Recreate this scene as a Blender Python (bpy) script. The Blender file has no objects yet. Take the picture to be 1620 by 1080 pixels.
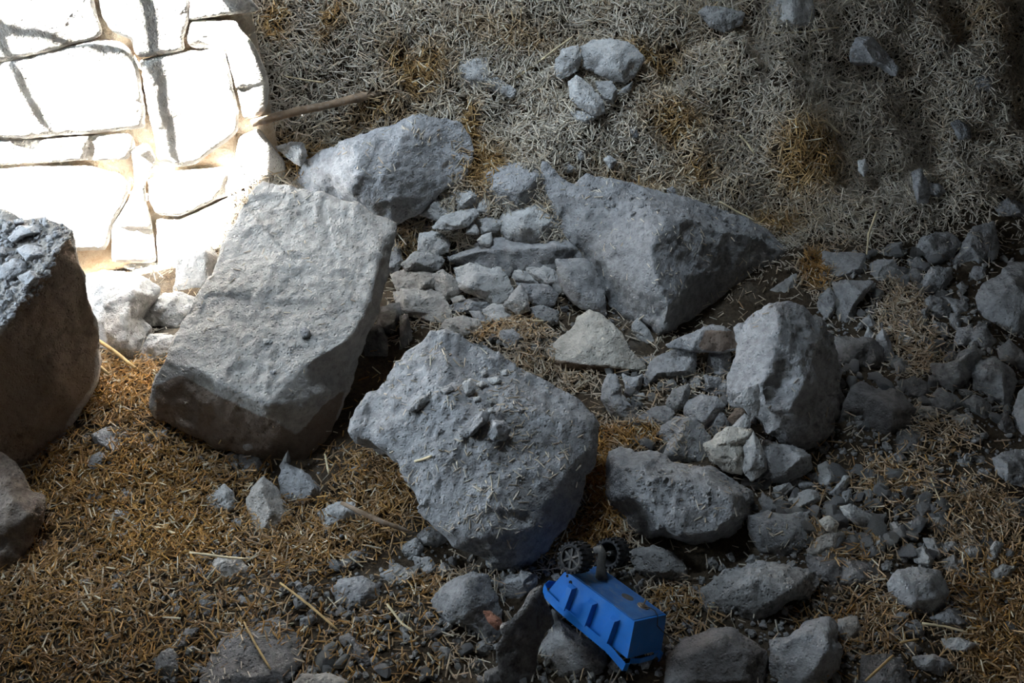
import bpy, bmesh, math, random
import numpy as np
from mathutils import Vector, Matrix
from mathutils.geometry import delaunay_2d_cdt
from mathutils.bvhtree import BVHTree

# ------------------------------------------------------------------ camera, sky, sun, openings, exposure
scene = bpy.context.scene
COL = scene.collection
CAM = np.array((0.0, 0.0, 1.60))
PITCH = math.radians(45.0)                      # looking down
F = 1575.0                                      # focal length in pixels of the 1620x1080 frame
cam_data = bpy.data.cameras.new('camera')
cam_data.sensor_width = 36.0
cam_data.lens = F / 1620.0 * 36.0
cam_data.clip_start = 0.02
cam = bpy.data.objects.new('camera', cam_data)
cam.location = CAM
cam.rotation_euler = (math.pi / 2 - PITCH, 0, 0)
COL.objects.link(cam)
scene.camera = cam

SUN_TO = np.array((-0.27, -0.28, 0.92)); SUN_TO = SUN_TO / np.linalg.norm(SUN_TO)
SKY = (0.70, 0.85, 1.0)
SKY_STRENGTH = 33.0
SUN_STRENGTH = 380.0

world = bpy.data.worlds.new('sky')
scene.world = world
world.use_nodes = True
bg = world.node_tree.nodes['Background']
bg.inputs['Color'].default_value = (*SKY, 1)
bg.inputs['Strength'].default_value = SKY_STRENGTH

sun_data = bpy.data.lights.new('sun', 'SUN')
sun_data.energy = SUN_STRENGTH
sun_data.angle = math.radians(0.4)
sun_data.color = (1.0, 0.98, 0.95)
sun = bpy.data.objects.new('sun', sun_data)
sun.location = (-2, -3, 6)
sun.rotation_euler = Vector(SUN_TO).to_track_quat('Z', 'Y').to_euler()
COL.objects.link(sun)

def portal(name, loc, rot, sx, sy):
    d = bpy.data.lights.new(name, 'AREA')
    d.shape = 'RECTANGLE'; d.size = sx; d.size_y = sy
    d.cycles.is_portal = True
    o = bpy.data.objects.new(name, d)
    o.location = loc; o.rotation_euler = rot
    COL.objects.link(o)

CEIL_Z = 2.45; ROOF = 0.35
LEFT_X, RIGHT_X, FRONT_Y, BACK_Y = -2.25, 2.6, -2.2, 3.9
DOOR = (1.05, 1.50, 0.45, 1.55)                 # low door opening in the left wall: y0 y1 z0 z1
portal('doorway_sky', (LEFT_X - 0.02, (DOOR[0] + DOOR[1]) / 2, (DOOR[2] + DOOR[3]) / 2), (0, -math.pi / 2, 0), DOOR[3] - DOOR[2], DOOR[1] - DOOR[0])

vs = scene.view_settings
vs.view_transform = 'Standard'; vs.look = 'None'; vs.gamma = 1.0; vs.use_curve_mapping = False
vs.exposure = 0.75
scene.cycles.use_denoising = True
scene.cycles.max_bounces = 6
scene.cycles.diffuse_bounces = 5

rng = np.random.default_rng(7)

# ------------------------------------------------------------------ maths helpers
CP, SP = math.cos(PITCH), math.sin(PITCH)
AX_R = np.array((1.0, 0, 0)); AX_U = np.array((0, SP, CP)); AX_F = np.array((0, CP, -SP))
def unproject(px, py, depth):
    px = np.asarray(px, float); py = np.asarray(py, float); depth = np.asarray(depth, float)
    xc = (px - 810) / F; yc = (540 - py) / F
    d = AX_F + xc[..., None] * AX_R + yc[..., None] * AX_U
    return CAM + d * depth[..., None]
def project(P):
    v = P - CAM
    z = v @ AX_F
    return 810 + F * (v @ AX_R) / z, 540 - F * (v @ AX_U) / z, z

def _hash(ix, iy, iz, seed):
    h = (ix * 374761393 + iy * 668265263 + iz * 2147483647 + seed * 1274126177) & 0xffffffff
    h = ((h ^ (h >> 13)) * 1274126177) & 0xffffffff
    h = ((h ^ (h >> 16)) * 2246822519) & 0xffffffff
    return ((h ^ (h >> 15)) & 0xffffff) / float(0xffffff)
def vnoise(P, seed=0):                           # smooth value noise, -1..1
    P = np.asarray(P, float)
    i = np.floor(P).astype(np.int64); f = P - i
    u = f * f * f * (f * (f * 6 - 15) + 10)
    r = 0
    for dx in (0, 1):
        wx = u[:, 0] if dx else 1 - u[:, 0]
        for dy in (0, 1):
            wy = u[:, 1] if dy else 1 - u[:, 1]
            for dz in (0, 1):
                wz = u[:, 2] if dz else 1 - u[:, 2]
                r = r + wx * wy * wz * _hash(i[:, 0] + dx, i[:, 1] + dy, i[:, 2] + dz, seed)
    return r * 2 - 1
def fbm(P, seed=0, octs=3):
    r = 0; a = 1.0; t = 0
    for k in range(octs):
        r = r + a * vnoise(P * (2.03 ** k) + 17.3 * k, seed + k); t += a; a *= 0.5
    return r / t

BUMPS = []                                       # (x, y, radius, height) mounds on the ground
def terrain(x, y, rough=True):
    x = np.asarray(x, float); y = np.asarray(y, float)
    y0 = 1.77 + 0.20 * np.clip(x - 0.2, 0, 1.2) + 0.05 * np.sin(x * 2.3)
    y0 = y0 + 0.40 / (1 + np.exp((x + 0.70) / 0.03))
    w = 0.07
    t = np.clip((y - y0) / w, -30, 30)
    slope = 0.90 - 0.10 * np.clip(x, 0, 1)
    z = slope * w * np.log1p(np.exp(t))
    z = np.where((y - y0) / w > 30, slope * (y - y0), z)
    z = np.where(z > 1.05, 1.05 + (z - 1.05) * 0.15, z)
    for (bx, by, br, bh) in BUMPS:
        z = z + bh * np.exp(-((x - bx) ** 2 + (y - by) ** 2) / (br * br))
    if rough:
        heap = 1 / (1 + np.exp(-t))
        P = np.stack([x.ravel(), y.ravel(), np.zeros(x.size)], 1)
        n = fbm(P * 5.0, 3, 2) * (0.014 + 0.046 * heap.ravel()) + fbm(P * 13.0, 9, 2) * (0.009 + 0.042 * heap.ravel())
        z = z + n.reshape(x.shape)
    return z
_DS = np.arange(1.0, 6.0, 0.01)
def ground_depth(px, py):
    P = unproject(np.full(_DS.shape, px), np.full(_DS.shape, py), _DS)
    g = P[:, 2] - terrain(P[:, 0], P[:, 1], False)
    k = np.argmax(g < 0)
    if g[k] >= 0: return 4.0
    if k == 0: return _DS[0]
    return _DS[k - 1] + 0.01 * g[k - 1] / (g[k - 1] - g[k])
def ground_at(px, py):
    d = ground_depth(px, py)
    p = unproject(px, py, d)
    return p
def bump(px, py, r, h):
    p = ground_at(px, py); BUMPS.append((p[0], p[1], r, h))

# ------------------------------------------------------------------ materials (all node based)
def new_mat(name):
    m = bpy.data.materials.new(name); m.use_nodes = True
    nt = m.node_tree
    b = nt.nodes['Principled BSDF']
    return m, nt, b
def N(nt, kind, **kw):
    n = nt.nodes.new(kind)
    for k, v in kw.items(): setattr(n, k, v)
    return n
def ramp(nt, stops):
    n = nt.nodes.new('ShaderNodeValToRGB')
    e = n.color_ramp.elements
    while len(e) < len(stops): e.new(0.5)
    for k, (p, c) in enumerate(stops): e[k].position = p; e[k].color = (*c, 1)
    return n
def noise_node(nt, vec, scale, detail=4, rough=0.6):
    n = N(nt, 'ShaderNodeTexNoise'); n.inputs['Scale'].default_value = scale
    n.inputs['Detail'].default_value = detail; n.inputs['Roughness'].default_value = rough
    nt.links.new(vec, n.inputs['Vector'])
    return n
def stone_mat(name, base, light, stain, bump=0.85, pits=0.45, stain_amt=1.0, rough=0.95):
    """dusty limestone: broad tone drift, pale dust specks, brown earth where the 'stain' attribute says so"""
    m, nt, b = new_mat(name)
    L = nt.links.new
    tc = N(nt, 'ShaderNodeTexCoord'); vec = tc.outputs['Object']
    oi = N(nt, 'ShaderNodeObjectInfo')
    add = N(nt, 'ShaderNodeVectorMath', operation='ADD')
    mul = N(nt, 'ShaderNodeVectorMath', operation='SCALE'); mul.inputs['Scale'].default_value = 1.0
    comb = N(nt, 'ShaderNodeCombineXYZ')
    m1 = N(nt, 'ShaderNodeMath', operation='MULTIPLY'); m1.inputs[1].default_value = 37.0
    L(oi.outputs['Random'], m1.inputs[0]); L(m1.outputs[0], comb.inputs[0]); L(m1.outputs[0], comb.inputs[1])
    L(vec, add.inputs[0]); L(comb.outputs[0], add.inputs[1]); vec = add.outputs[0]
    n1 = noise_node(nt, vec, 7, 5, 0.6)
    n2 = noise_node(nt, vec, 55, 5, 0.7)
    n3 = noise_node(nt, vec, 190, 3, 0.7)
    r1 = ramp(nt, [(0.30, base), (0.72, light)]); L(n1.outputs['Fac'], r1.inputs[0])
    r2 = ramp(nt, [(0.36, tuple(c * 0.55 for c in base)), (0.60, light)]); L(n2.outputs['Fac'], r2.inputs[0])
    mx = N(nt, 'ShaderNodeMixRGB'); mx.inputs[0].default_value = 0.45
    L(r1.outputs[0], mx.inputs[1]); L(r2.outputs[0], mx.inputs[2])
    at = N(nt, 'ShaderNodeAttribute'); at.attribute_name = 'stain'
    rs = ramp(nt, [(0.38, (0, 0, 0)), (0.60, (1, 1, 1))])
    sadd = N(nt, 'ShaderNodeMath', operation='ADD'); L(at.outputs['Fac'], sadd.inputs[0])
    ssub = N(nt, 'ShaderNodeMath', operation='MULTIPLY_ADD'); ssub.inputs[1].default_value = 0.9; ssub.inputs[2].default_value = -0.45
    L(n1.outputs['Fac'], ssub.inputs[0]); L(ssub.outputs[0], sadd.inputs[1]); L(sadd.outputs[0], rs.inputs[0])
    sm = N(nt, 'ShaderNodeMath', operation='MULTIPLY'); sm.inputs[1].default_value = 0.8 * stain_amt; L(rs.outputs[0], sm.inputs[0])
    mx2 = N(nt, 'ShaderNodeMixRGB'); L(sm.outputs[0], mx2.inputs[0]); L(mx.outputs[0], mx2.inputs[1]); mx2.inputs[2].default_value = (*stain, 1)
    # small per-object tone change
    hv = N(nt, 'ShaderNodeHueSaturation')
    mr = N(nt, 'ShaderNodeMapRange'); mr.inputs[3].default_value = 0.86; mr.inputs[4].default_value = 1.12
    L(oi.outputs['Random'], mr.inputs[0]); L(mr.outputs[0], hv.inputs['Value']); L(mx2.outputs[0], hv.inputs['Color'])
    L(hv.outputs[0], b.inputs['Base Color'])
    b.inputs['Roughness'].default_value = rough
    b.inputs['Specular IOR Level'].default_value = 0.15
    vor = N(nt, 'ShaderNodeTexVoronoi'); vor.inputs['Scale'].default_value = 130; L(vec, vor.inputs['Vector'])
    rp = ramp(nt, [(0.0, (0, 0, 0)), (0.35, (1, 1, 1))]); L(vor.outputs['Distance'], rp.inputs[0])
    s1 = N(nt, 'ShaderNodeMath', operation='MULTIPLY_ADD'); s1.inputs[1].default_value = 1.0
    L(n2.outputs['Fac'], s1.inputs[0])
    s2 = N(nt, 'ShaderNodeMath', operation='MULTIPLY'); s2.inputs[1].default_value = pits; L(rp.outputs[0], s2.inputs[0]); L(s2.outputs[0], s1.inputs[2])
    s3 = N(nt, 'ShaderNodeMath', operation='MULTIPLY_ADD'); s3.inputs[1].default_value = 0.5
    L(n3.outputs['Fac'], s3.inputs[0]); L(s1.outputs[0], s3.inputs[2])
    bp = N(nt, 'ShaderNodeBump'); bp.inputs['Strength'].default_value = bump; bp.inputs['Distance'].default_value = 0.008
    L(s3.outputs[0], bp.inputs['Height']); L(bp.outputs[0], b.inputs['Normal'])
    return m
def plain_mat(name, col, rough=0.6, metal=0.0, var=0.25, scale=25, bump=0.1, dust=None, dust_amt=0.3):
    m, nt, b = new_mat(name); L = nt.links.new
    tc = N(nt, 'ShaderNodeTexCoord')
    n = noise_node(nt, tc.outputs['Object'], scale, 4)
    r = ramp(nt, [(0.3, tuple(c * (1 - var) for c in col)), (0.7, tuple(min(1, c * (1 + var)) for c in col))])
    L(n.outputs['Fac'], r.inputs[0]); out = r.outputs[0]
    if dust:
        n2 = noise_node(nt, tc.outputs['Object'], scale * 2.2, 5, 0.7)
        rr = ramp(nt, [(0.5, (0, 0, 0)), (0.75, (1, 1, 1))]); L(n2.outputs['Fac'], rr.inputs[0])
        mm = N(nt, 'ShaderNodeMath', operation='MULTIPLY'); mm.inputs[1].default_value = dust_amt; L(rr.outputs[0], mm.inputs[0])
        mx = N(nt, 'ShaderNodeMixRGB'); L(mm.outputs[0], mx.inputs[0]); L(out, mx.inputs[1]); mx.inputs[2].default_value = (*dust, 1); out = mx.outputs[0]
    L(out, b.inputs['Base Color'])
    b.inputs['Roughness'].default_value = rough; b.inputs['Metallic'].default_value = metal
    b.inputs['Specular IOR Level'].default_value = 0.3
    bp = N(nt, 'ShaderNodeBump'); bp.inputs['Strength'].default_value = bump; bp.inputs['Distance'].default_value = 0.003
    L(n.outputs['Fac'], bp.inputs['Height']); L(bp.outputs[0], b.inputs['Normal'])
    return m
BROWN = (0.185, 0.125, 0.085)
MAT = {
    'grey':  stone_mat('dusty_grey_limestone', (0.235, 0.232, 0.235), (0.40, 0.40, 0.405), BROWN),
    'warm':  stone_mat('warm_grey_limestone', (0.29, 0.265, 0.24), (0.47, 0.44, 0.405), BROWN),
    'slab':  stone_mat('light_brownish_limestone', (0.335, 0.315, 0.295), (0.55, 0.53, 0.50), BROWN),
    'brown': stone_mat('brown_shaded_limestone', (0.13, 0.10, 0.08), (0.22, 0.18, 0.15), BROWN),  # brown, darkened to put the edge rock's shade into its colour
    'pale':  stone_mat('pale_broken_limestone', (0.47, 0.44, 0.39), (0.66, 0.62, 0.55), (0.20, 0.11, 0.06)),
    'light': stone_mat('light_grey_limestone', (0.34, 0.335, 0.33), (0.50, 0.495, 0.48), BROWN),
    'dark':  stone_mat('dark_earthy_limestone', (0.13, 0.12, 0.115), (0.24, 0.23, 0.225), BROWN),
    'crust': stone_mat('crumbly_grey_mortar', (0.20, 0.195, 0.19), (0.36, 0.355, 0.35), BROWN, bump=0.9, pits=0.8),
    'red':   stone_mat('reddish_brick_stone', (0.20, 0.09, 0.06), (0.34, 0.17, 0.12), BROWN),
    'wall':  stone_mat('cream_wall_limestone', (0.60, 0.57, 0.52), (0.76, 0.74, 0.70), (0.42, 0.24, 0.12), stain_amt=0.7),
}

# ------------------------------------------------------------------ object helpers
def tag(o, label=None, cat=None, group=None, kind=None):
    if label: o['label'] = label
    if cat: o['category'] = cat
    if group: o['group'] = group
    if kind: o['kind'] = kind
    return o
def mesh_np(name, V, T, smooth=True):
    """mesh from vertex array (n,3) and face array (m,k)"""
    V = np.asarray(V, np.float32); T = np.asarray(T, np.int32)
    me = bpy.data.meshes.new(name)
    me.vertices.add(len(V)); me.vertices.foreach_set('co', V.ravel())
    k = T.shape[1]
    me.loops.add(T.size); me.loops.foreach_set('vertex_index', T.ravel())
    me.polygons.add(len(T)); me.polygons.foreach_set('loop_start', np.arange(0, T.size, k, dtype=np.int32))
    me.polygons.foreach_set('use_smooth', np.full(len(T), smooth))
    me.update(calc_edges=True); me.validate()
    return me
def link(name, me, mat=None, parent=None, loc=None):
    o = bpy.data.objects.new(name, me); COL.objects.link(o)
    if mat and me is not None and not me.materials: me.materials.append(mat)
    if parent: o.parent = parent
    if loc is not None: o.location = loc
    return o
def empty(name, loc=(0, 0, 0), rot=None):
    o = bpy.data.objects.new(name, None); o.empty_display_size = 0.05; COL.objects.link(o); o.location = loc
    if rot is not None: o.rotation_euler = rot
    return o
def refine(V, T, Lmax, flag, iters=8):
    """split every edge longer than Lmax (hidden backs, flag 1, stay coarser)"""
    V = np.asarray(V, float); T = np.asarray(T, np.int64); flag = np.asarray(flag, float)
    for _ in range(iters):
        E = np.sort(np.concatenate([T[:, [0, 1]], T[:, [1, 2]], T[:, [2, 0]]]), 1)
        U, inv = np.unique(E[:, 0] * len(V) + E[:, 1], return_inverse=True)
        a, b = U // len(V), U % len(V)
        long = np.linalg.norm(V[a] - V[b], axis=1) > Lmax * (1 + 1.4 * (flag[a] + flag[b]) / 2)
        if not long.any(): break
        mid = np.full(len(U), -1); mid[long] = len(V) + np.arange(long.sum())
        V = np.concatenate([V, (V[a[long]] + V[b[long]]) / 2]); flag = np.concatenate([flag, (flag[a[long]] + flag[b[long]]) / 2])
        m = mid[inv.reshape(3, -1)].T                     # midpoints of edges 01, 12, 20
        k = (m >= 0).sum(1)
        out = [T[k == 0]]
        s3 = k == 3; t, q = T[s3], m[s3]
        out += [np.stack(c, 1) for c in ((t[:, 0], q[:, 0], q[:, 2]), (q[:, 0], t[:, 1], q[:, 1]), (q[:, 2], q[:, 1], t[:, 2]), (q[:, 0], q[:, 1], q[:, 2]))]
        for r in range(3):                                # turn each triangle so that the pattern is always the same
            i0, i1, i2 = r, (r + 1) % 3, (r + 2) % 3
            s1 = (k == 1) & (m[:, i0] >= 0); t, q = T[s1], m[s1]
            out += [np.stack((t[:, i0], q[:, i0], t[:, i2]), 1), np.stack((q[:, i0], t[:, i1], t[:, i2]), 1)]
            s2 = (k == 2) & (m[:, i2] < 0); t, q = T[s2], m[s2]
            out += [np.stack(c, 1) for c in ((q[:, i0], t[:, i1], q[:, i1]), (t[:, i0], q[:, i0], q[:, i1]), (t[:, i0], q[:, i1], t[:, i2]))]
        T = np.concatenate(out)
    return V, T
def orient(V, T, n_front):
    """front triangles face the camera; the back strip follows the same winding"""
    V = np.asarray(V); T = np.array(T)
    n = np.cross(V[T[:, 1]] - V[T[:, 0]], V[T[:, 2]] - V[T[:, 0]]); c = V[T].mean(1)
    fl = (n * (CAM - c)).sum(1) < 0; fl[n_front:] = False
    T[fl] = T[fl][:, [0, 2, 1]]
    f0 = {(int(a), int(b)) for t in T[:n_front] for a, b in ((t[0], t[1]), (t[1], t[2]), (t[2], t[0]))}
    t = T[n_front]                                        # first side triangle shares edge (t0, t1) with the front
    if (int(t[0]), int(t[1])) in f0: T[n_front:] = T[n_front:][:, [0, 2, 1]]
    return T
def vnormals(V, T):
    n = np.cross(V[T[:, 1]] - V[T[:, 0]], V[T[:, 2]] - V[T[:, 0]])
    r = np.zeros_like(V)
    for k in range(3): np.add.at(r, T[:, k], n)
    return r / (np.linalg.norm(r, axis=1, keepdims=True) + 1e-12)
def smooth(V, T, it, fac=0.5):
    E = np.concatenate([T[:, [0, 1]], T[:, [1, 2]], T[:, [2, 0]]])
    cnt = np.zeros(len(V)); np.add.at(cnt, E[:, 0], 1); np.add.at(cnt, E[:, 1], 1)
    cnt = np.maximum(cnt, 1)[:, None]
    for _ in range(it):
        s = np.zeros_like(V); np.add.at(s, E[:, 0], V[E[:, 1]]); np.add.at(s, E[:, 1], V[E[:, 0]])
        V = V * (1 - fac) + fac * s / cnt
    return V
def roughen(V, T, size, seed, amt=1.0, chips=14, crust=0.0):
    n = vnormals(V, T)
    q = V / size
    d = 0.040 * fbm(q * 2.6 + seed, seed, 2) + 0.034 * (0.5 - np.abs(vnoise(q * 5.5 + seed, seed + 5))) + 0.022 * (0.4 - np.abs(vnoise(q * 12 + seed, seed + 8))) + 0.008 * vnoise(q * 26, seed + 11)
    if size > 0.2: d = d + 0.006 * vnoise(q * 50, seed + 13) + 0.012 * (0.5 - np.abs(vnoise(q * 21, seed + 15)))
    if crust: d = d + crust * (0.03 * np.abs(vnoise(q * 19, seed + 21)) + 0.02 * vnoise(q * 38, seed + 23))
    if chips:
        r = np.random.default_rng(seed)
        idx = r.integers(0, len(V), chips); c = V[idx]
        dist = ((V[:, None, :] - c[None]) ** 2).sum(2)
        near = dist.argmin(1)
        dirs = r.normal(size=(chips, 3)); dirs /= np.linalg.norm(dirs, axis=1, keepdims=True)
        d = d + 0.055 * np.einsum('ij,ij->i', (V - c[near]) / size, dirs[near]) + r.normal(0, 0.008, chips)[near]
    return V + n * (d * size * amt)[:, None]

CROPS = {1: (0, 0, 3.0), 2: (400, 0, 3.176), 3: (850, 0, 3.176), 4: (1200, 0, 3.176), 5: (0, 320, 2.843), 6: (230, 260, 2.16),
         7: (560, 230, 3.2725), 8: (820, 220, 2.7), 9: (1220, 340, 3.0), 10: (530, 500, 2.571), 11: (900, 480, 2.842),
         12: (1200, 640, 2.455), 13: (0, 640, 2.455), 14: (300, 660, 2.571), 15: (640, 820, 4.153), 16: (830, 820, 4.153), 0: (0, 0, 1.0)}
def pts(s):
    return [tuple(float(a) for a in w.split(',')) for w in s.split()]
def inside_poly(x, y, poly):
    c = np.zeros(np.shape(x), bool); n = len(poly)
    for i in range(n):
        x0, y0 = poly[i]; x1, y1 = poly[i - 1]
        hit = ((y0 > y) != (y1 > y)) & (x < (x1 - x0) * (y - y0) / (y1 - y0 + 1e-12) + x0)
        c ^= hit
    return c

ALLROCK = []
BUILT = []                                       # (object, V world, T, front normals) for things that lie on rocks
BVH = {}
def bvh_depth(px, py, keys):
    d = unproject(px, py, 1.0) - CAM; ln = np.linalg.norm(d); best = None
    for k in keys:
        h = BVH[k].ray_cast(Vector(CAM), Vector(d / ln))
        if h[0] is not None:
            dd = (np.array(h[0]) - CAM) @ AX_F
            if best is None or dd < best: best = dd
    return best

ORD = ['leftmost', 'second from the left', 'third from the left', 'fourth from the left', 'fifth from the left', 'sixth from the left']
def ranked(shapes):
    """(outline, place in the row from left to right) for a handful of look-alikes"""
    order = sorted(range(len(shapes)), key=lambda i: float(np.mean([p[0] for p in pts(shapes[i])]))); n = len(shapes); out = []
    for i, s in enumerate(shapes):
        k = order.index(i); j = n - 1 - k
        out.append((s, ORD[k] if k <= j else ORD[j].replace('leftmost', 'rightmost').replace('left', 'right')))
    return out
_seed = [100]
def rock(crop, name, label, outline, inner='', mat='grey', tilt=0.30, bulge=0.30, thick=0.55, anchor=None, on=None, push=0.0,
         group=None, cat='stone', amt=1.0, chips=14, res=None, crust=0.0, stain=None, sm=1, key=None, straw=0, parent=None, kind=None, plane=None):
    _seed[0] += 1; seed = _seed[0]
    r = np.random.default_rng(seed)
    ox, oy, s = CROPS[crop]
    O = pts(outline)
    xs = np.array([p[0] for p in O]); ys = np.array([p[1] for p in O])
    area = 0.5 * abs(np.dot(xs, np.roll(ys, 1)) - np.dot(ys, np.roll(xs, 1)))
    size = math.sqrt(area)
    cx, cy = xs.mean(), ys.mean()
    if anchor is None: ax, ay, ad = cx, cy + 0.45 * (ys.max() - cy), 0.0
    else: ax, ay, ad = anchor
    grow = 1.15 if crop == 7 else 1.11
    if crop == 7: push = push + 0.018
    if crop in (2, 3, 4) and key is None: push = push + 0.025
    if key is None and plane is None and not inner: O = [(cx + (p[0] - cx) * grow, cy + (p[1] - cy) * grow) + tuple(p[2:]) for p in O]; xs = cx + (xs - cx) * grow; ys = cy + (ys - cy) * grow
    elif plane is None: O = [(cx + (p[0] - cx) * 1.035, cy + (p[1] - cy) * 1.035) + tuple(p[2:]) for p in O]; xs = cx + (xs - cx) * 1.035; ys = cy + (ys - cy) * 1.035
    P2 = [(p[0], p[1]) for p in O]
    D2 = [p[2] if len(p) > 2 else tilt * (p[1] - ay) for p in O]
    n_o = len(O)
    edges = [(i, (i + 1) % n_o) for i in range(n_o)]
    if inner:
        for g in inner.split('|'):
            prev = None
            for p in pts(g):
                P2.append((p[0], p[1])); D2.append(p[2])
                if prev is not None: edges.append((prev, len(P2) - 1))
                prev = len(P2) - 1
    else:                                        # a broken stone: an uneven front facet with bevel facets around it
        fx, fy = cx + r.uniform(-0.10, 0.16) * size, cy + r.uniform(-0.12, 0.08) * size
        k0 = r.integers(0, 2); step = 2 if n_o > 6 else 1
        tx, ty = r.normal(0, 0.22, 2)
        prev = None
        for i in range(k0, n_o, step):
            q = r.uniform(0.38, 0.66)
            x, y = fx + (xs[i] - fx) * q, fy + (ys[i] - fy) * q
            if not inside_poly(np.array(x), np.array(y), list(zip(xs, ys))): continue
            P2.append((x, y)); D2.append(tilt * (y - ay) + bulge * size * r.uniform(0.75, 1.2) + tx * (x - fx) + ty * (y - fy))
    vo, eo, fo, ov, oe, of = delaunay_2d_cdt([Vector(p) for p in P2], edges, [], 1, 1e-4)
    VX = np.array([(v.x, v.y) for v in vo]); dd = np.zeros(len(vo))
    P2a = np.array(P2)
    for i, src in enumerate(ov):
        if src: dd[i] = D2[src[0]]
        else:
            w = 1 / (((P2a - VX[i]) ** 2).sum(1) + 1e-3); dd[i] = (w * np.array(D2)).sum() / w.sum()
    px, py = ox + VX[:, 0] / s, oy + VX[:, 1] / s
    apx, apy = ox + ax / s, oy + ay / s
    D = None
    if plane is not None: D = plane(apx, apy)
    elif on: D = bvh_depth(apx, apy, on)
    if D is None: D = ground_depth(apx, apy)
    D = D - push
    mpu = D / (F * s)                            # metres for one unit of the crop at that depth
    D = D + ad * mpu
    sz = size * mpu
    if plane is not None:
        front = unproject(px, py, np.array([plane(a, b_) for a, b_ in zip(px, py)]) - dd * mpu)
    else:
        front = unproject(px, py, D - dd * mpu)
    # boundary loop in the CDT output
    src_of = {}
    for i, src in enumerate(ov):
        for q in src: src_of.setdefault(q, i)
    loop = [src_of[i] for i in range(n_o) if i in src_of]
    F3 = [tuple(f) for f in fo]
    V = [tuple(p) for p in front]; n_front = len(F3); n_fv = len(V)
    ring = front[loop]
    cen = ring.mean(0); back_dir = cen - CAM; back_dir /= np.linalg.norm(back_dir)
    if plane is None: back_dir = back_dir * 0.8 + np.array((0, 0, -0.45)); back_dir /= np.linalg.norm(back_dir)
    m = len(loop); prev_ids = loop
    for (shr, bk) in ((0.93, 0.28), (0.72, 0.75), (0.35, 1.0)):
        base = len(V)
        for p in ring:
            q = cen + (p - cen) * shr + back_dir * (bk * thick * sz); V.append(tuple(q))
        ids = list(range(base, base + m))
        for i in range(m):
            a, b_, c, d_ = prev_ids[i], prev_ids[(i + 1) % m], ids[(i + 1) % m], ids[i]
            F3.append((a, b_, c)); F3.append((a, c, d_))
        prev_ids = ids
    V.append(tuple(cen + back_dir * thick * sz * 1.05)); k = len(V) - 1
    for i in range(m): F3.append((prev_ids[i], prev_ids[(i + 1) % m], k))
    Lm = res if res else max(0.0045, sz * 0.075)
    V, T = refine(V, orient(V, F3, n_front), Lm, [0] * n_fv + [0.4] * m + [1] * (len(V) - n_fv - m))
    V = smooth(V, T, sm)
    org = cen + back_dir * thick * sz * 0.5
    Vl = V - org
    Vl = roughen(Vl, T, sz, seed, amt, chips, crust)
    me = mesh_np(name, Vl, T)
    if stain:
        ppx, ppy, _ = project(Vl + org)
        st = np.zeros(len(Vl))
        for poly in stain:
            q = [(ox + a / s, oy + b_ / s) for a, b_ in pts(poly)]
            st = np.maximum(st, inside_poly(ppx, ppy, q).astype(float))
        st = smooth(np.repeat(st[:, None], 3, 1), T, 10)[:, 0]
        a = me.attributes.new('stain', 'FLOAT', 'POINT'); a.data.foreach_set('value', st.astype(np.float32))
    o = link(name, me, MAT[mat], parent, org)
    if parent is None: tag(o, label, cat, group, kind)
    Vw = Vl + org
    if key:
        BVH[key] = BVHTree.FromPolygons([Vector(v) for v in Vw], [tuple(int(i) for i in t) for t in T])
    if parent is None: ALLROCK.append((Vw, T))
    if straw: BUILT.append((straw, Vw, T))
    return o
# ------------------------------------------------------------------ ground
BUMPS.append((-0.62, 2.20, 0.22, 0.17))
for q in ((660, 118), (1065, 195), (1010, 85), (1275, 245), (560, 70), (1150, 120), (930, 180)): bump(*q, 0.07, 0.035)
bump(215, 640, 0.16, 0.06)
bump(640, 760, 0.10, 0.05)
bump(1000, 690, 0.08, 0.02)
bump(820, 560, 0.08, 0.03)
def ground_mesh():
    xs = np.arange(-2.2, 2.55, 0.016); ys = np.arange(-2.1, 3.85, 0.016)
    ys = np.concatenate([np.arange(-2.1, 0.5, 0.08), np.arange(0.5, 3.85, 0.016)])
    X, Y = np.meshgrid(xs, ys)
    Z = terrain(X, Y)
    V = np.stack([X.ravel(), Y.ravel(), Z.ravel()], 1)
    nx, ny = len(xs), len(ys)
    i = np.arange(nx * ny).reshape(ny, nx)
    Q = np.stack([i[:-1, :-1].ravel(), i[:-1, 1:].ravel(), i[1:, 1:].ravel(), i[1:, :-1].ravel()], 1)
    return mesh_np('floor', V, Q)
m_ground, nt, b = new_mat('dusty_earth_and_chaff')
tc = N(nt, 'ShaderNodeTexCoord')
n1 = noise_node(nt, tc.outputs['Object'], 9, 5); n2 = noise_node(nt, tc.outputs['Object'], 120, 4, 0.75)
r1 = ramp(nt, [(0.3, (0.055, 0.038, 0.025)), (0.55, (0.10, 0.077, 0.055)), (0.75, (0.16, 0.142, 0.122))]); nt.links.new(n1.outputs['Fac'], r1.inputs[0])
r2 = ramp(nt, [(0.35, (0.45, 0.45, 0.45)), (0.7, (1.15, 1.12, 1.05))]); nt.links.new(n2.outputs['Fac'], r2.inputs[0])
mm = N(nt, 'ShaderNodeMixRGB', blend_type='MULTIPLY'); mm.inputs[0].default_value = 1
nt.links.new(r1.outputs[0], mm.inputs[1]); nt.links.new(r2.outputs[0], mm.inputs[2]); nt.links.new(mm.outputs[0], b.inputs['Base Color'])
b.inputs['Roughness'].default_value = 1; b.inputs['Specular IOR Level'].default_value = 0.1
bp = N(nt, 'ShaderNodeBump'); bp.inputs['Strength'].default_value = 0.8; bp.inputs['Distance'].default_value = 0.008
nt.links.new(n2.outputs['Fac'], bp.inputs['Height']); nt.links.new(bp.outputs[0], b.inputs['Normal'])
floor = link('floor', ground_mesh(), m_ground)
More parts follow.
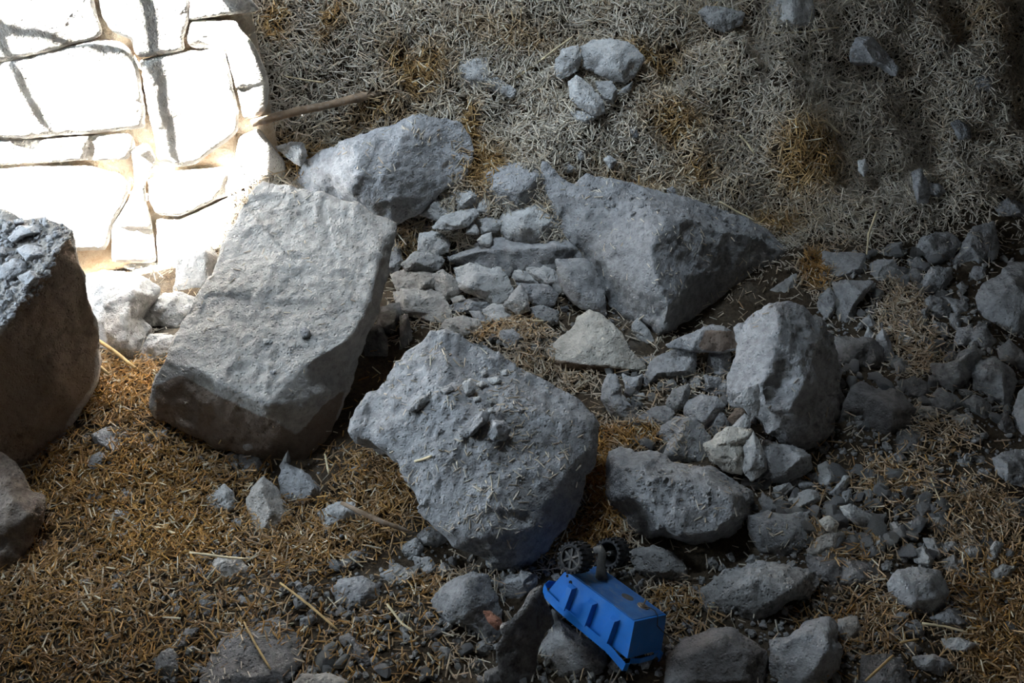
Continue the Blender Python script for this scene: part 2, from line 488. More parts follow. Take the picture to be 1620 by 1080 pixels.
tag(floor, 'brown earth floor banked up into a straw slope at the back', kind='structure')

# ------------------------------------------------------------------ sunlit ashlar wall, each stone a piece
WP = np.array((-0.86, 1.86, 0.0)); WA = math.radians(15)
WT = np.array((math.cos(WA), math.sin(WA), 0)); WN = np.array((math.sin(WA), -math.cos(WA), 0))
def wall_depth(px, py):
    d = unproject(px, py, 1.0) - CAM
    return float(((WP - CAM) @ WN) / (d @ WN))
def wall_pt(px, py): return unproject(px, py, wall_depth(px, py))
mort, mnt, mb = new_mat('sandy_wall_mortar')
mtc = N(mnt, 'ShaderNodeTexCoord'); mn = noise_node(mnt, mtc.outputs['Object'], 18, 5, 0.7)
mr = ramp(mnt, [(0.3, (0.45, 0.30, 0.18)), (0.5, (0.66, 0.56, 0.43)), (0.75, (0.72, 0.67, 0.59))]); mnt.links.new(mn.outputs['Fac'], mr.inputs[0])
mnt.links.new(mr.outputs[0], mb.inputs['Base Color']); mb.inputs['Roughness'].default_value = 1
mbp = N(mnt, 'ShaderNodeBump'); mbp.inputs['Strength'].default_value = 0.9; mbp.inputs['Distance'].default_value = 0.02
mnt.links.new(mn.outputs['Fac'], mbp.inputs['Height']); mnt.links.new(mbp.outputs[0], mb.inputs['Normal'])
def wall_core():
    V = []; T = []
    u = np.arange(-1.35, 0.33, 0.03); v = np.arange(-0.1, 0.95, 0.03)
    U, W = np.meshgrid(u, v)
    right = 0.30 - 0.0 * W
    Pn = np.stack([U.ravel() * 1.0, W.ravel(), np.zeros(U.size)], 1)
    dpt = 0.020 + 0.012 * fbm(Pn * 9, 41, 3)
    A = WP + U.ravel()[:, None] * WT + W.ravel()[:, None] * np.array((0, 0, 1.0)) - WN * dpt[:, None]
    B = WP + U.ravel()[:, None] * WT + W.ravel()[:, None] * np.array((0, 0, 1.0)) - WN * 0.16
    n = U.size; ny, nx = U.shape
    i = np.arange(n).reshape(ny, nx)
    Q = np.stack([i[:-1, :-1].ravel(), i[:-1, 1:].ravel(), i[1:, 1:].ravel(), i[1:, :-1].ravel()], 1)
    Qb = Q[:, ::-1] + n
    edge = np.concatenate([i[0, :], i[1:, -1], i[-1, -2::-1], i[-2:0:-1, 0]])
    nxt = np.roll(edge, -1)
    Qs = np.stack([nxt, edge, edge + n, nxt + n], 1)
    return mesh_np('wall_back', np.concatenate([A, B]), np.concatenate([Q, Qb, Qs]))
wall = link('wall_back', wall_core(), mort)
tag(wall, 'sunlit wall of large cream limestone blocks behind the rubble', kind='structure')
WALL = [
    "-220,-160 430,-160 440,0 468,90 488,148 465,182 300,222 150,258 0,285 -220,320",
    "458,-160 885,-160 893,-40 900,80 870,178 878,236 660,268 625,180 535,150 478,60",
    "900,-160 1010,-160 1120,-60 1215,20 1235,45 1150,62 1050,72 893,94",
    "-220,335 0,302 150,276 350,216 480,192 560,204 618,240 655,330 668,420 688,520 680,606 450,628 200,648 0,652 -220,660",
    "600,300 628,255 652,300 612,322",
    "665,292 850,252 1060,232 1075,300 1105,420 1134,510 1126,620 1098,650 930,772 850,788 752,760 742,680 705,500 685,380",
    "905,102 1118,98 1150,150 1198,200 1228,250 1256,320 1278,400 1268,500 1230,556 1160,560 1145,500 1120,420 1090,300 1072,224 905,226 884,190",
    "-220,675 200,664 420,646 618,636 640,690 605,752 400,762 120,772 -220,790",
    "-220,812 130,792 420,786 560,820 618,880 600,945 540,1050 500,1180 -220,1200",
    "622,710 700,684 745,770 692,846 692,950 722,1080 740,1240 535,1240 528,1080 606,955 642,870",
    "704,852 850,812 1100,792 1196,850 1150,900 1030,946 850,1026 750,1018 704,950",
    "1112,790 1150,772 1228,850 1208,900 1190,850",
    "1136,648 1230,612 1300,700 1350,770 1352,870 1236,876 1205,830 1118,770",
    "744,1040 850,1042 1030,962 1118,924 1110,1050 1100,1240 1050,1340 760,1340",
]
for k, w in enumerate(WALL):
    P = pts(w); xs = np.array([p[0] for p in P]); ys = np.array([p[1] for p in P]); cx, cy = xs.mean(), ys.mean()
    q = 0.955 if len(P) > 5 else 0.6
    inn = ' '.join('%.1f,%.1f,%.1f' % (cx + (x - cx) * q, cy + (y - cy) * q, 26) for x, y in zip(xs, ys))
    inn = ' | '.join(inn.split())
    O = ' '.join('%.1f,%.1f,%.1f' % (x, y, 4) for x, y in P)
    O = ' '.join('%.1f,%.1f,%.1f' % (cx + (x - cx) * 1.025, cy + (y - cy) * 1.025, 4) for x, y in P)
    rock(1, 'stone_block', None, O, inn, mat='wall', thick=0.10 if k not in (4, 11) else 0.5, plane=wall_depth, amt=0.28 if k not in (4, 11) else .6, chips=6, parent=wall, sm=1, res=0.014)

# ------------------------------------------------------------------ the rest of the barn: walls, roof with a broken-in hole, added pier and beam that block light
room = plain_mat('rough_dark_masonry', (0.085, 0.072, 0.06), rough=1, var=0.4, scale=4, bump=0.5)
timber = plain_mat('weathered_pole_wood', (0.20, 0.15, 0.10), rough=0.9, var=0.35, scale=30, bump=0.3)
def box_np(x0, x1, y0, y1, z0, z1):
    V = [(x, y, z) for z in (z0, z1) for y in (y0, y1) for x in (x0, x1)]
    Q = [(0, 2, 3, 1), (4, 5, 7, 6), (0, 1, 5, 4), (1, 3, 7, 5), (3, 2, 6, 7), (2, 0, 4, 6)]
    return V, Q
def boxes_mesh(name, boxes):
    V = []; Q = []
    for b_ in boxes:
        v, q = box_np(*b_); Q += [tuple(i + len(V) for i in f) for f in q]; V += v
    return mesh_np(name, V, Q, False)
TH = 0.3
y0, y1, z0, z1 = DOOR
tag(link('wall_left', boxes_mesh('wall_left', [(LEFT_X - TH, LEFT_X, FRONT_Y, y0, -0.2, CEIL_Z), (LEFT_X - TH, LEFT_X, y1, BACK_Y, -0.2, CEIL_Z),
    (LEFT_X - TH, LEFT_X, y0, y1, -0.2, z0), (LEFT_X - TH, LEFT_X, y0, y1, z1, CEIL_Z)]), room), 'dark masonry side wall with a low open doorway', kind='structure')
tag(link('wall_right', boxes_mesh('wall_right', [(RIGHT_X, RIGHT_X + TH, FRONT_Y, BACK_Y, -0.2, CEIL_Z)]), room), 'dark masonry wall at the dim side of the barn', kind='structure')
tag(link('wall_front', boxes_mesh('wall_front', [(LEFT_X, RIGHT_X, FRONT_Y - TH, FRONT_Y, -0.2, CEIL_Z)]), room), 'dark masonry wall behind the viewer', kind='structure')
tag(link('wall_rear', boxes_mesh('wall_rear', [(LEFT_X, RIGHT_X, BACK_Y, BACK_Y + TH, -0.2, CEIL_Z)]), room), 'dark masonry wall behind the straw slope', kind='structure')
tag(link('shade_pier', boxes_mesh('shade_pier', [(-1.80, -1.45, 0.0, 1.10, -0.2, 1.5)]), room), 'unseen masonry pier added to keep doorway light off the front floor', kind='structure')  # added blocker: cuts doorway light on the front floor
tag(link('shade_beam', boxes_mesh('shade_beam', [(0.05, 0.30, 1.35, BACK_Y, 1.38, CEIL_Z)]), room), 'unseen deep beam added to shade the right of the straw slope', kind='structure')  # added blocker: stops rear-hole skylight going to the right
def to_roof(px, py):
    p = wall_pt(px, py); return p + SUN_TO * ((CEIL_Z - p[2]) / SUN_TO[2])
LIT = [(-50, -40), (330, -40), (345, 0), (396, 70), (420, 130), (424, 200), (432, 262), (420, 330), (330, 452), (250, 452), (120, 452), (-50, 452)]
hole = [to_roof(*p) for p in LIT]
hv = [Vector((p[0], p[1])) for p in hole]
outer = [Vector(p) for p in ((LEFT_X - TH, FRONT_Y - TH), (RIGHT_X + TH, FRONT_Y - TH), (RIGHT_X + TH, BACK_Y + TH), (LEFT_X - TH, BACK_Y + TH))]
HOLE2 = [Vector(p) for p in ((-1.15, 2.05), (-0.7, 2.00), (-0.20, 2.06), (-0.18, 2.50), (-0.7, 2.56), (-1.15, 2.52))]
allv = outer + hv + HOLE2; n2 = len(HOLE2); no = len(outer); nh = len(hv)
ed = [(i, (i + 1) % no) for i in range(no)] + [(no + i, no + (i + 1) % nh) for i in range(nh)] + [(no + nh + i, no + nh + (i + 1) % n2) for i in range(n2)]
vo, eo, fo, *_ = delaunay_2d_cdt(allv, ed, [], 0, 1e-5)
hp = [(p.x, p.y) for p in hv]
hp2 = [(p.x, p.y) for p in HOLE2]
def in_hole(f):
    x, y = np.array(sum(vo[i].x for i in f) / 3), np.array(sum(vo[i].y for i in f) / 3)
    return inside_poly(x, y, hp) or inside_poly(x, y, hp2)
tris = [f for f in fo if not in_hole(f)]
n = len(vo)
lean = SUN_TO / SUN_TO[2] * ROOF            # roof thickened and holes slanted to cut the skylight reaching the front
V = [(v.x, v.y, CEIL_Z) for v in vo] + [(v.x + (lean[0] if i >= no else 0), v.y + (lean[1] if i >= no else 0), CEIL_Z + ROOF) for i, v in enumerate(vo)]
T = [tuple(f)[::-1] for f in tris] + [tuple(i + n for i in f) for f in tris]
for i in range(nh):
    a, b_ = no + i, no + (i + 1) % nh
    T += [(a, b_, b_ + n), (a, b_ + n, a + n)]
for i in range(n2):
    a, b_ = no + nh + i, no + nh + (i + 1) % n2
    T += [(a, b_, b_ + n), (a, b_ + n, a + n)]
tag(link('ceiling', mesh_np('ceiling', V, T, False), room), 'dark barn ceiling with two holes broken through it', kind='structure')
portal('rear_roof_hole_sky', (-0.665 + lean[0], 2.28 + lean[1], CEIL_Z + ROOF + 0.02), (0, 0, 0), 0.97, 0.56)
hx = [p[0] for p in hole]; hy = [p[1] for p in hole]
portal('roof_hole_sky', ((min(hx) + max(hx)) / 2 + lean[0], (min(hy) + max(hy)) / 2 + lean[1], CEIL_Z + ROOF + 0.02), (0, 0, 0), max(hx) - min(hx), max(hy) - min(hy))
def tube_np(path, rad, sides=8, seed=None, cap=True):
    path = np.asarray(path, float); n = len(path)
    rad = np.full(n, rad) if np.isscalar(rad) else np.asarray(rad)
    tg = np.gradient(path, axis=0); tg /= np.linalg.norm(tg, axis=1, keepdims=True)
    up = np.array((0.1, 0.2, 1.0)) if abs(tg[0, 2]) < 0.9 else np.array((1.0, 0, 0))
    a = np.cross(tg, up); a /= np.linalg.norm(a, axis=1, keepdims=True); b = np.cross(tg, a)
    th = np.linspace(0, 2 * np.pi, sides, endpoint=False)
    V = path[:, None, :] + rad[:, None, None] * (np.cos(th)[None, :, None] * a[:, None, :] + np.sin(th)[None, :, None] * b[:, None, :])
    V = V.reshape(-1, 3); Q = []
    for i in range(n - 1):
        for j in range(sides):
            k = (j + 1) % sides
            Q.append((i * sides + j, i * sides + k, (i + 1) * sides + k)); Q.append((i * sides + j, (i + 1) * sides + k, (i + 1) * sides + j))
    if cap:
        for base, c in ((0, path[0]), ((n - 1) * sides, path[-1])):
            V = np.concatenate([V, [c]]); k = len(V) - 1
            for j in range(sides): Q.append((base + j, base + (j + 1) % sides, k) if base else (base + (j + 1) % sides, base + j, k))
    return V, Q
def pole(p0, p1, r, label):
    a, b_ = to_roof(*p0), to_roof(*p1); d = b_ - a
    path = np.array([a + d * t + np.array((0, 0, 0.03)) for t in np.linspace(-0.35, 1.35, 6)])
    V, T = tube_np(path, r, 8)
    tag(link('roof_pole', mesh_np('roof_pole', V, T), timber), label, 'pole', 'broken roof poles over the hole')
pole((272, 100), (296, 250), 0.011, 'thin bare pole crossing the roof hole toward the straw side')
pole((12, 60), (85, 205), 0.011, 'thin bare pole crossing the roof hole toward the doorway side')
pole((40, 100), (225, 135), 0.009, 'thin bare pole laid crossways over the roof hole')
# ------------------------------------------------------------------ the big stones
rock(6, 'stone_block', 'tilted grey-brown rectangular stone block leaning beside the sunlit wall',
  "400,70,0 470,85,5 590,105,20 700,150,30 843,210,30 835,260,40 800,400,80 775,520,110 745,600,120 700,740,140 640,880,150 560,1015,160 480,1000,180 400,978,200 300,955,200 240,945,200 150,905,190 60,850,160 40,815,170 45,745,220 80,660,270 110,580,240 170,470,185 185,440,170 240,360,130 280,260,80 320,180,50 375,90,10",
  "112,648,290 170,695,320 250,742,345 330,782,360 430,815,375 540,690,335 690,600,290 742,520,240 785,390,170 805,270,90 | 600,260,95 560,330,150 | 480,500,230 300,420,195 | 470,900,310 560,800,330",
  mat='slab', anchor=(480, 1000, 180), thick=0.45, res=0.0075, chips=26, amt=0.48, sm=1, cat='rock', key='slab', straw=70,
  stain=["30,760 120,720 250,790 330,830 425,870 520,930 610,820 690,760 640,900 560,1050 380,1020 200,980 50,900"])
rock(10, 'boulder', 'large rounded grey boulder in the middle with stones and straw on its top',
  "400,85,0 480,78,0 560,110,10 620,120,10 690,165,20 720,200,20 850,270,40 960,340,60 1050,400,80 1072,440,80 1060,520,100 1050,600,120 1000,640,150 985,760,150 940,820,160 870,890,180 850,930,190 760,990,200 690,1005,210 650,990,230 560,930,270 500,905,290 430,840,290 380,800,270 350,740,260 300,660,225 250,560,180 160,500,140 95,490,120 90,440,100 110,390,80 150,330,50 230,240,20 280,190,10 330,140,5",
  "1010,450,170 1000,560,225 930,640,285 880,720,315 800,850,350 740,880,365 670,880,370 620,890,365 550,890,350 | 560,420,240 700,360,195 850,400,190 | 400,300,170 300,400,170 | 640,640,320 450,650,290 | 480,160,60 640,230,95",
  anchor=(690, 1005, 210), thick=0.5, res=0.0075, chips=30, amt=0.7, sm=1, cat='rock', key='boulder', straw=420)
rock(8, 'boulder', 'big blue-grey wedge-shaped boulder with one pale face and one dark face',
  "125,118,60 150,140,60 190,180,60 250,205,60 300,165,50 370,180,50 440,190,50 560,215,40 700,240,20 850,290,-40 950,330,-60 1050,385,-90 1110,450,-110 1165,505,-170 1100,560,-130 1030,620,-90 960,680,-50 880,740,0 780,785,60 700,830,120 600,862,200 575,850,215 560,800,205 480,770,160 430,740,130 400,680,110 350,600,75 320,540,50 270,490,25 220,450,20 170,370,10 130,290,10 100,200,20",
  "180,230,70 250,240,90 430,235,130 520,275,180 590,310,240 620,360,290 590,420,320 565,480,340 575,560,370 610,640,385 640,710,370 625,790,310 594,846,230 | 620,360,290 720,345,240 850,395,150 1000,410,30 1100,470,-50 | 330,420,125 400,560,190 | 470,640,240 | 800,560,180 900,600,70 | 1060,560,-80",
  anchor=(590, 850, 215), thick=0.5, res=0.0075, chips=26, amt=0.6, sm=1, cat='rock', key='wedge', straw=160)
rock(2, 'boulder', 'grey boulder half sunk in straw just above the leaning block',
  "840,575,40 900,590,20 960,600,0 1040,630,-20 1080,700,-40 1095,760,-50 1070,850,-45 1040,910,-35 950,940,-10 900,990,0 830,1050,20 760,1080,20 700,1130,10 640,1120,0 550,1070,0 440,1000,10 330,975,0 230,950,-20 220,890,-30 240,850,-25 340,770,25 440,720,75 540,690,115 640,640,105 740,610,75 800,580,50",
  "560,725,165 515,745,185 528,800,215 522,880,225 490,960,190 | 570,930,190 590,1030,140 | 640,900,200 690,1000,150 | 780,660,115 860,640,70 | 860,850,80 980,760,-10 | 380,860,110",
  anchor=(760, 1070, 50), push=0.05, thick=0.5, res=0.0075, chips=20, amt=0.6, sm=1, cat='rock', key='upper', straw=90)
rock(11, 'boulder', 'tall lumpy boulder with a pale side among dark stones, below a sharp shard',
  "900,0,-20 1000,5,-40 1060,30,-60 1130,80,-100 1170,140,-130 1210,220,-150 1225,330,-150 1225,420,-140 1230,500,-130 1200,560,-80 1190,615,-60 1130,660,0 1060,660,60 1000,640,90 930,600,100 880,590,90 840,520,60 790,470,30 730,460,10 720,400,0 725,330,0 750,270,0 770,190,-10 755,120,-30 800,80,-30 860,20,-20",
  "935,25,70 945,90,140 930,180,185 900,260,200 885,320,215 870,390,220 895,470,190 990,480,235 940,560,170 | 1010,220,170 1060,330,190 | 1100,180,60 1150,420,40 | 1080,560,150 | 960,350,170",
  anchor=(1060, 660, 60), thick=0.5, res=0.0075, chips=34, amt=1.0, sm=1, cat='rock', key='lumpy', straw=20)
rock(5, 'stone_block', 'huge stone block with a rubble-covered top and dark brown side, cut by the picture edge',
  "-260,10,-60 -100,30,-60 0,45,-50 80,70,-40 200,80,-20 290,100,0 332,130,30 345,230,0 365,290,-20 388,340,-60 402,470,-140 430,540,-210 445,600,-246 440,700,-290 420,790,-315 370,880,-310 330,960,-312 285,1030,-305 200,1140,-280 60,1260,-200 -260,1300,0",
  "312,150,95 300,168,100 240,235,125 180,340,140 125,392,158 50,520,175 -20,600,190 -260,760,330 | 120,230,60 -60,200,20 | 130,800,-40 280,600,-90 350,400,-60 | -60,900,80",
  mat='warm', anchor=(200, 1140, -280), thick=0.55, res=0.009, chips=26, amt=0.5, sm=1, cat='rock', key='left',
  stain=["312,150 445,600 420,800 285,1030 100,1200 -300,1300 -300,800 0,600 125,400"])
rock(11, 'boulder', 'broad flat-topped grey rock with a crumbly rim above the blue toy',
  "240,650 300,680 350,675 420,690 470,720 540,745 640,740 720,790 790,830 820,860 815,930 790,970 720,1040 640,1075 560,1085 480,1065 420,1050 330,1060 260,1020 245,950 190,910 165,860 180,800 180,700 215,660",
  "230,740,60 330,720,70 360,790,150 370,900,190 430,985,230 520,1040,240 650,1030,230 740,960,200 720,870,160 540,790,130 360,790,150 | 250,860,110",
  anchor=(480, 1065, 60), tilt=0.4, thick=0.5, res=0.0085, chips=20, amt=0.7, crust=0.35, sm=1, cat='rock', key='flat', straw=40)
rock(8, 'stone', 'pale cream triangular stone standing out in the middle of the rubble',
  "300,728,0 345,745,5 400,790,20 440,830,30 480,900,45 535,975,60 510,995,60 430,1000,60 340,990,60 200,985,60 130,950,50 115,895,40 160,870,30 240,790,5 255,760,0",
  "150,925,75 190,955,100 300,962,115 400,968,120 490,984,100 | 330,800,60 300,880,95 | 390,870,95 440,930,105",
  mat='pale', anchor=(340, 990, 60), thick=0.5, res=0.006, chips=16, amt=0.7, key='paletri', stain=["150,940 300,966 490,988 520,1010 120,1010"])
# ------------------------------------------------------------------ stones one by one, traced crop by crop
# -- the pile between the leaning block and the wedge boulder
rock(7, 'stone', 'blue-grey rounded rock at the top of the stone pile, under the straw slope', "610,190 680,145 760,110 850,85 905,95 980,150 985,190 950,260 890,310 840,325 760,300 680,240", tilt=0.1, mat='grey', straw=25)
rock(7, 'stone', 'grey curved stone leaning against the pale face of the wedge boulder', "960,200 1000,250 1030,330 1050,410 1000,460 940,485 870,495 810,470 780,430 775,380 800,335 880,320 920,270", tilt=0.2, mat='light', amt=1.2)
rock(7, 'stone_slab', 'long low stone bar lying across the middle of the stone pile', "490,575,20 600,545,0 640,500,-10 725,485,-20 840,500,-20 960,500,-20 1090,488,-20 1150,540,-10 1190,585,0 1070,600,20 1040,650,30 900,645,40 790,660,40 700,645,40 580,615,40 500,600,30", "560,570,80 700,540,75 840,535,75 1000,525,75 1100,530,60", mat='grey', anchor=(790, 650, 40), sm=1)
rock(7, 'stone', 'chunky pale stone on top of the pile beside the half-sunk boulder', "490,205 560,205 610,215 640,260 630,300 580,335 530,320 500,290 450,270", mat='light', tilt=0.2)
rock(7, 'stone', 'pale triangular stone wedged against the foot of the half-sunk boulder', "425,275 450,290 480,350 440,385 350,360 345,340 390,300", mat='light', tilt=0.2)
rock(7, 'stone_slab', 'thin flat pale slab lying just below the chunky pale stone', "620,328 632,360 590,410 520,430 420,430 410,415 460,370 540,340", mat='light', tilt=0.6, bulge=0.2, push=0.03)
rock(7, 'stone', 'cubic grey stone right of the thin flat pale slab', "645,260 690,285 715,310 700,345 640,355 630,330", mat='light', tilt=0.2)
rock(7, 'stone', 'small grey stone tucked behind the cubic stone', "690,255 750,262 748,320 715,335 700,290", mat='grey', tilt=0.1, push=-0.02)
rock(7, 'stone', 'rounded grey stone right under the cubic stone', "630,390 680,370 740,380 765,405 740,440 670,460 650,420", mat='light', tilt=0.3)
rock(7, 'stone', 'pointed little stone just right of the thin slab tip', "590,420 620,398 645,440 640,460 580,455", mat='light', push=0.02)
rock(7, 'stone', 'small upright stone at the end of the long stone bar', "665,465 710,450 712,490 700,525 660,515 640,490", mat='light', push=0.02)
rock(7, 'stone', 'pale roundish stone beside the little straw tuft of the pile', "345,460 400,450 450,465 490,505 480,545 440,565 380,550 340,540", mat='light')
rock(7, 'stone', 'crusty grey stone below the pale roundish stone', "260,610 320,555 370,550 420,560 460,600 430,640 370,650 280,645", mat='crust', crust=0.6)
rock(7, 'stone_slab', 'dim flat slab jutting out beside the leaning block, upper of two', "200,670 260,650 360,645 420,670 400,730 330,750 230,745", mat='warm', tilt=0.5, bulge=0.2)
rock(7, 'stone', 'brownish stone right of the upper flat slab', "410,680 460,650 520,690 555,750 520,790 470,800 430,750", mat='warm')
rock(7, 'stone_slab', 'brownish flat slab jutting out beside the leaning block, lower of two', "215,760 260,750 400,755 440,770 490,850 490,890 430,910 330,880 260,865 235,815", mat='warm', tilt=0.45, bulge=0.22)
rock(7, 'stone', 'rounded porous stone in the centre of the pile', "530,640 600,625 700,650 750,640 790,690 815,740 780,790 720,808 680,790 570,740 545,700", mat='light', crust=0.6, push=0.02)
rock(7, 'stone', 'thin pale flake behind the rounded porous stone', "580,600 630,598 670,625 600,632", mat='light', bulge=0.2)
rock(7, 'stone', 'bumpy pale stone under the long stone bar, largest right of the porous stone', "890,620 980,620 1030,650 1080,700 1075,760 1010,730 930,690 890,650", mat='light', tilt=0.3)
rock(7, 'stone', 'small knobbly stone left of the bumpy pale stone', "805,650 850,640 900,660 945,710 900,715 830,700", mat='light', crust=0.5)
rock(7, 'stone', 'flat-faced grey stone below the bumpy pale stone', "850,720 930,720 1000,725 1050,770 1030,820 960,835 900,790", mat='grey', push=0.01)
rock(7, 'stone', 'upright triangular grey stone standing in the pile', "860,720 890,770 905,850 850,870 780,825 820,770", mat='light', push=0.035, tilt=0)
rock(7, 'stone', 'big smooth grey stone at the foot of the wedge boulder', "1060,605 1190,595 1240,640 1280,740 1290,860 1220,850 1130,790 1090,740 1060,660", mat='grey', push=0.03)
rock(7, 'stone', 'round flat pebble-like stone below the porous stone', "675,855 720,825 780,830 815,880 800,910 740,935 690,900", mat='light')
rock(7, 'stone', 'grey stone half hidden under the porous stone', "500,830 600,795 690,790 700,820 660,865 560,860 500,850", mat='grey')
rock(7, 'stone', 'broad brownish stone just behind the large rounded boulder', "450,960 480,910 560,885 640,910 660,960 620,985 540,995 470,980", mat='warm')
rock(7, 'stone', 'small grey stone between the round flat stone and the broad brownish one', "600,860 650,860 690,910 690,940 640,920", mat='grey')
rock(7, 'stone', 'little brown stone left of the half hidden grey stone', "500,790 560,775 580,800 520,820", mat='warm')
rock(7, 'stone', 'dusty stone buried in the straw tuft behind the rounded boulder', "760,960 820,955 870,1000 860,1050 790,1050 765,1010", mat='grey')
rock(7, 'stone', 'dull grey stone between the straw tuft and the smooth grey stone', "910,850 980,830 1050,860 1050,920 1000,930 930,890", mat='crust', crust=0.5)
rock(7, 'stone', 'small stone touching the top of the rounded boulder', "370,1000 430,960 470,985 440,1010 390,1020", mat='grey', push=-0.03)
rock(7, 'stone', 'grey stone stuck between the leaning block and the straw tuft', "190,470 230,520 248,600 220,650 170,650 165,560", mat='grey', push=-0.03)
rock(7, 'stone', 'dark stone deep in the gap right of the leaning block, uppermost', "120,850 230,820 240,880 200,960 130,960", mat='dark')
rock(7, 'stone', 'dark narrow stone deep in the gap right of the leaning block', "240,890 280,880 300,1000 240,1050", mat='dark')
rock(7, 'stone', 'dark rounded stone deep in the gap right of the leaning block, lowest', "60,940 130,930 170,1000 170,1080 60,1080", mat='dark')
rock(7, 'stone', 'tiny stone sitting against the thin flat pale slab', "485,320 515,318 518,350 488,352", mat='light')
rock(7, 'stone', 'small stone behind the long bar, next to the curved leaning stone', "985,455 1030,435 1045,465 1000,480", mat='light')
# -- around the pale triangular stone
rock(8, 'stone', 'thin grey shard standing behind the pale cream triangular stone', "485,800 510,770 550,810 600,885 570,920 520,900 500,850", mat='light', tilt=0.1)
rock(8, 'stone', 'small stone at the right tip of the pale cream triangular stone', "515,935 580,925 590,950 550,970 525,965", mat='grey')
rock(8, 'stone_slab', 'wedge-shaped slab with a pale top resting in front of the wedge boulder', "635,880,20 700,840,0 820,795,-20 880,800,-20 915,815,-10 950,870,0 920,900,20 850,908,25 740,900,25 650,888,22", "740,892,60 790,812,30 880,822,40", mat='grey', anchor=(780, 900, 25), push=0.08, stain=["760,900 800,815 930,820 950,880 860,910"])
rock(8, 'stone', 'dark slanted stone under the wedge-shaped slab', "560,970 600,930 680,898 750,905 745,1000 690,1015 620,1010 545,1060 540,1030", mat='grey', push=0.01)
rock(8, 'stone', 'small dim stone in the hollow under the wedge-shaped slab', "820,920 900,910 905,990 870,1030 810,1000", mat='grey')
rock(8, 'stone', 'sharp grey shard sticking up behind the tall lumpy boulder', "1185,575,0 1188,700,0 1150,720,0 1100,720,0 1030,715,0 1035,690,0 1080,640,0", "1130,670,25", mat='light', thick=0.3, tilt=0, push=-0.02)
# -- rubble left of and below the tall lumpy boulder
rock(11, 'stone', 'upright grey stone with straw at its foot, below the pale cream triangle', "155,370 180,330 215,330 240,400 280,470 290,530 240,535 190,500 150,430", mat='grey', push=0.02)
rock(11, 'stone', 'small grey stone right of the upright grey stone', "245,320 290,335 330,320 325,370 285,430 260,410", mat='grey')
rock(11, 'stone', 'little pale chip lying between two grey stones', "300,410 335,400 345,425 310,440", mat='light')
rock(11, 'stone', 'crusty lens-shaped stone tilted among the rubble', "440,440 470,390 535,365 540,400 520,460 470,485 440,465", mat='crust', crust=0.8, push=0.03)
rock(11, 'stone', 'crumbly lump above the crusty lens-shaped stone', "500,345 570,322 605,340 600,380 540,390 520,365", mat='crust', crust=1)
rock(11, 'stone', 'smooth round grey stone in front of the tall lumpy boulder', "520,490 540,440 590,412 660,420 695,460 670,500 600,560 560,540", mat='grey', push=0.02)
rock(11, 'stone', 'flat blue-grey stone with a rough rim above the straw patch', "300,500 370,470 430,460 468,490 450,540 390,570 310,550", mat='grey', tilt=0.5)
rock(11, 'stone', 'narrow dim stone behind the smooth round stone', "610,325 680,340 690,420 650,420 620,400", mat='grey')
rock(11, 'stone', 'straw-dusted small stone touching the pale side of the lumpy boulder', "700,345 745,380 740,430 700,430 672,380", mat='crust', crust=.6)
rock(11, 'stone', 'pale upright shard leaning on the foot of the lumpy boulder', "800,380,0 850,360,0 862,400,0 852,500,0 820,528,0 790,470,0 740,440,0", "810,440,20", mat='light', push=0.16, thick=0.3)
rock(11, 'stone', 'brown stone under the pale upright shard', "715,520 750,470 790,460 805,490 740,540", mat='warm', push=0.05, stain=["700,450 820,450 820,550 700,550"])
rock(11, 'stone', 'small blue-grey wedge above the bright broken stone', "730,560 790,495 815,520 810,570 760,580", mat='light', push=0.05)
rock(11, 'stone', 'bright broken stone with a ragged face, left of the lit shard', "615,635 720,560 815,580 780,640 775,760 690,740 640,700", mat='pale', push=0.05, amt=1.4)
rock(11, 'stone', 'lit sharp shard beside the bright broken stone', "790,650 830,580 880,680 890,740 820,795 790,760", mat='light', push=0.05)
rock(11, 'stone', 'dark lump below the tall lumpy boulder', "880,620 960,640 1080,680 1080,740 990,800 880,805 850,790 880,740 870,680", mat='grey', push=0.02)
rock(11, 'stone', 'rounded stone with straw on its crown, above the broad flat rock', "400,580 480,520 560,530 620,600 640,720 560,745 480,720 420,690 440,640", mat='grey', straw=60)
rock(11, 'stone', 'dim stone squeezed between the round stone and the bright broken one', "620,560 680,480 710,530 690,590 640,605", mat='grey')
rock(11, 'stone', 'crumbly knob at the corner of the broad flat rock', "730,880 760,820 820,840 825,890 760,910", mat='crust', crust=1, push=0.03)
rock(11, 'boulder', 'low grey rock with a dusty flat top right of the broad flat rock', "820,960 900,945 1000,950 1075,940 1060,1000 1070,1070 1010,1130 860,1110 820,1040", mat='grey', tilt=0.5, straw=15, cat='rock')
for q, place in ranked(("850,800 890,805 895,845 850,850", "1120,730 1160,710 1195,780 1170,830 1130,810", "1070,770 1110,760 1125,800 1080,800", "990,880 1060,840 1110,840 1130,880 1070,920 1010,935",
          "1040,790 1080,800 1130,830 1060,840 1030,820", "1180,850 1240,775 1260,780 1240,840 1200,870", "870,850 920,890 945,930 880,950 860,900", "920,830 990,810 1010,830 960,870 985,930 960,930", "1000,800 1040,780 1045,810 1010,825")):
    rock(11, 'stone', 'small angular stone below the tall lumpy boulder, ' + place, q, mat=('grey', 'light')[_seed[0] % 2], group='angular stones below the lumpy boulder')
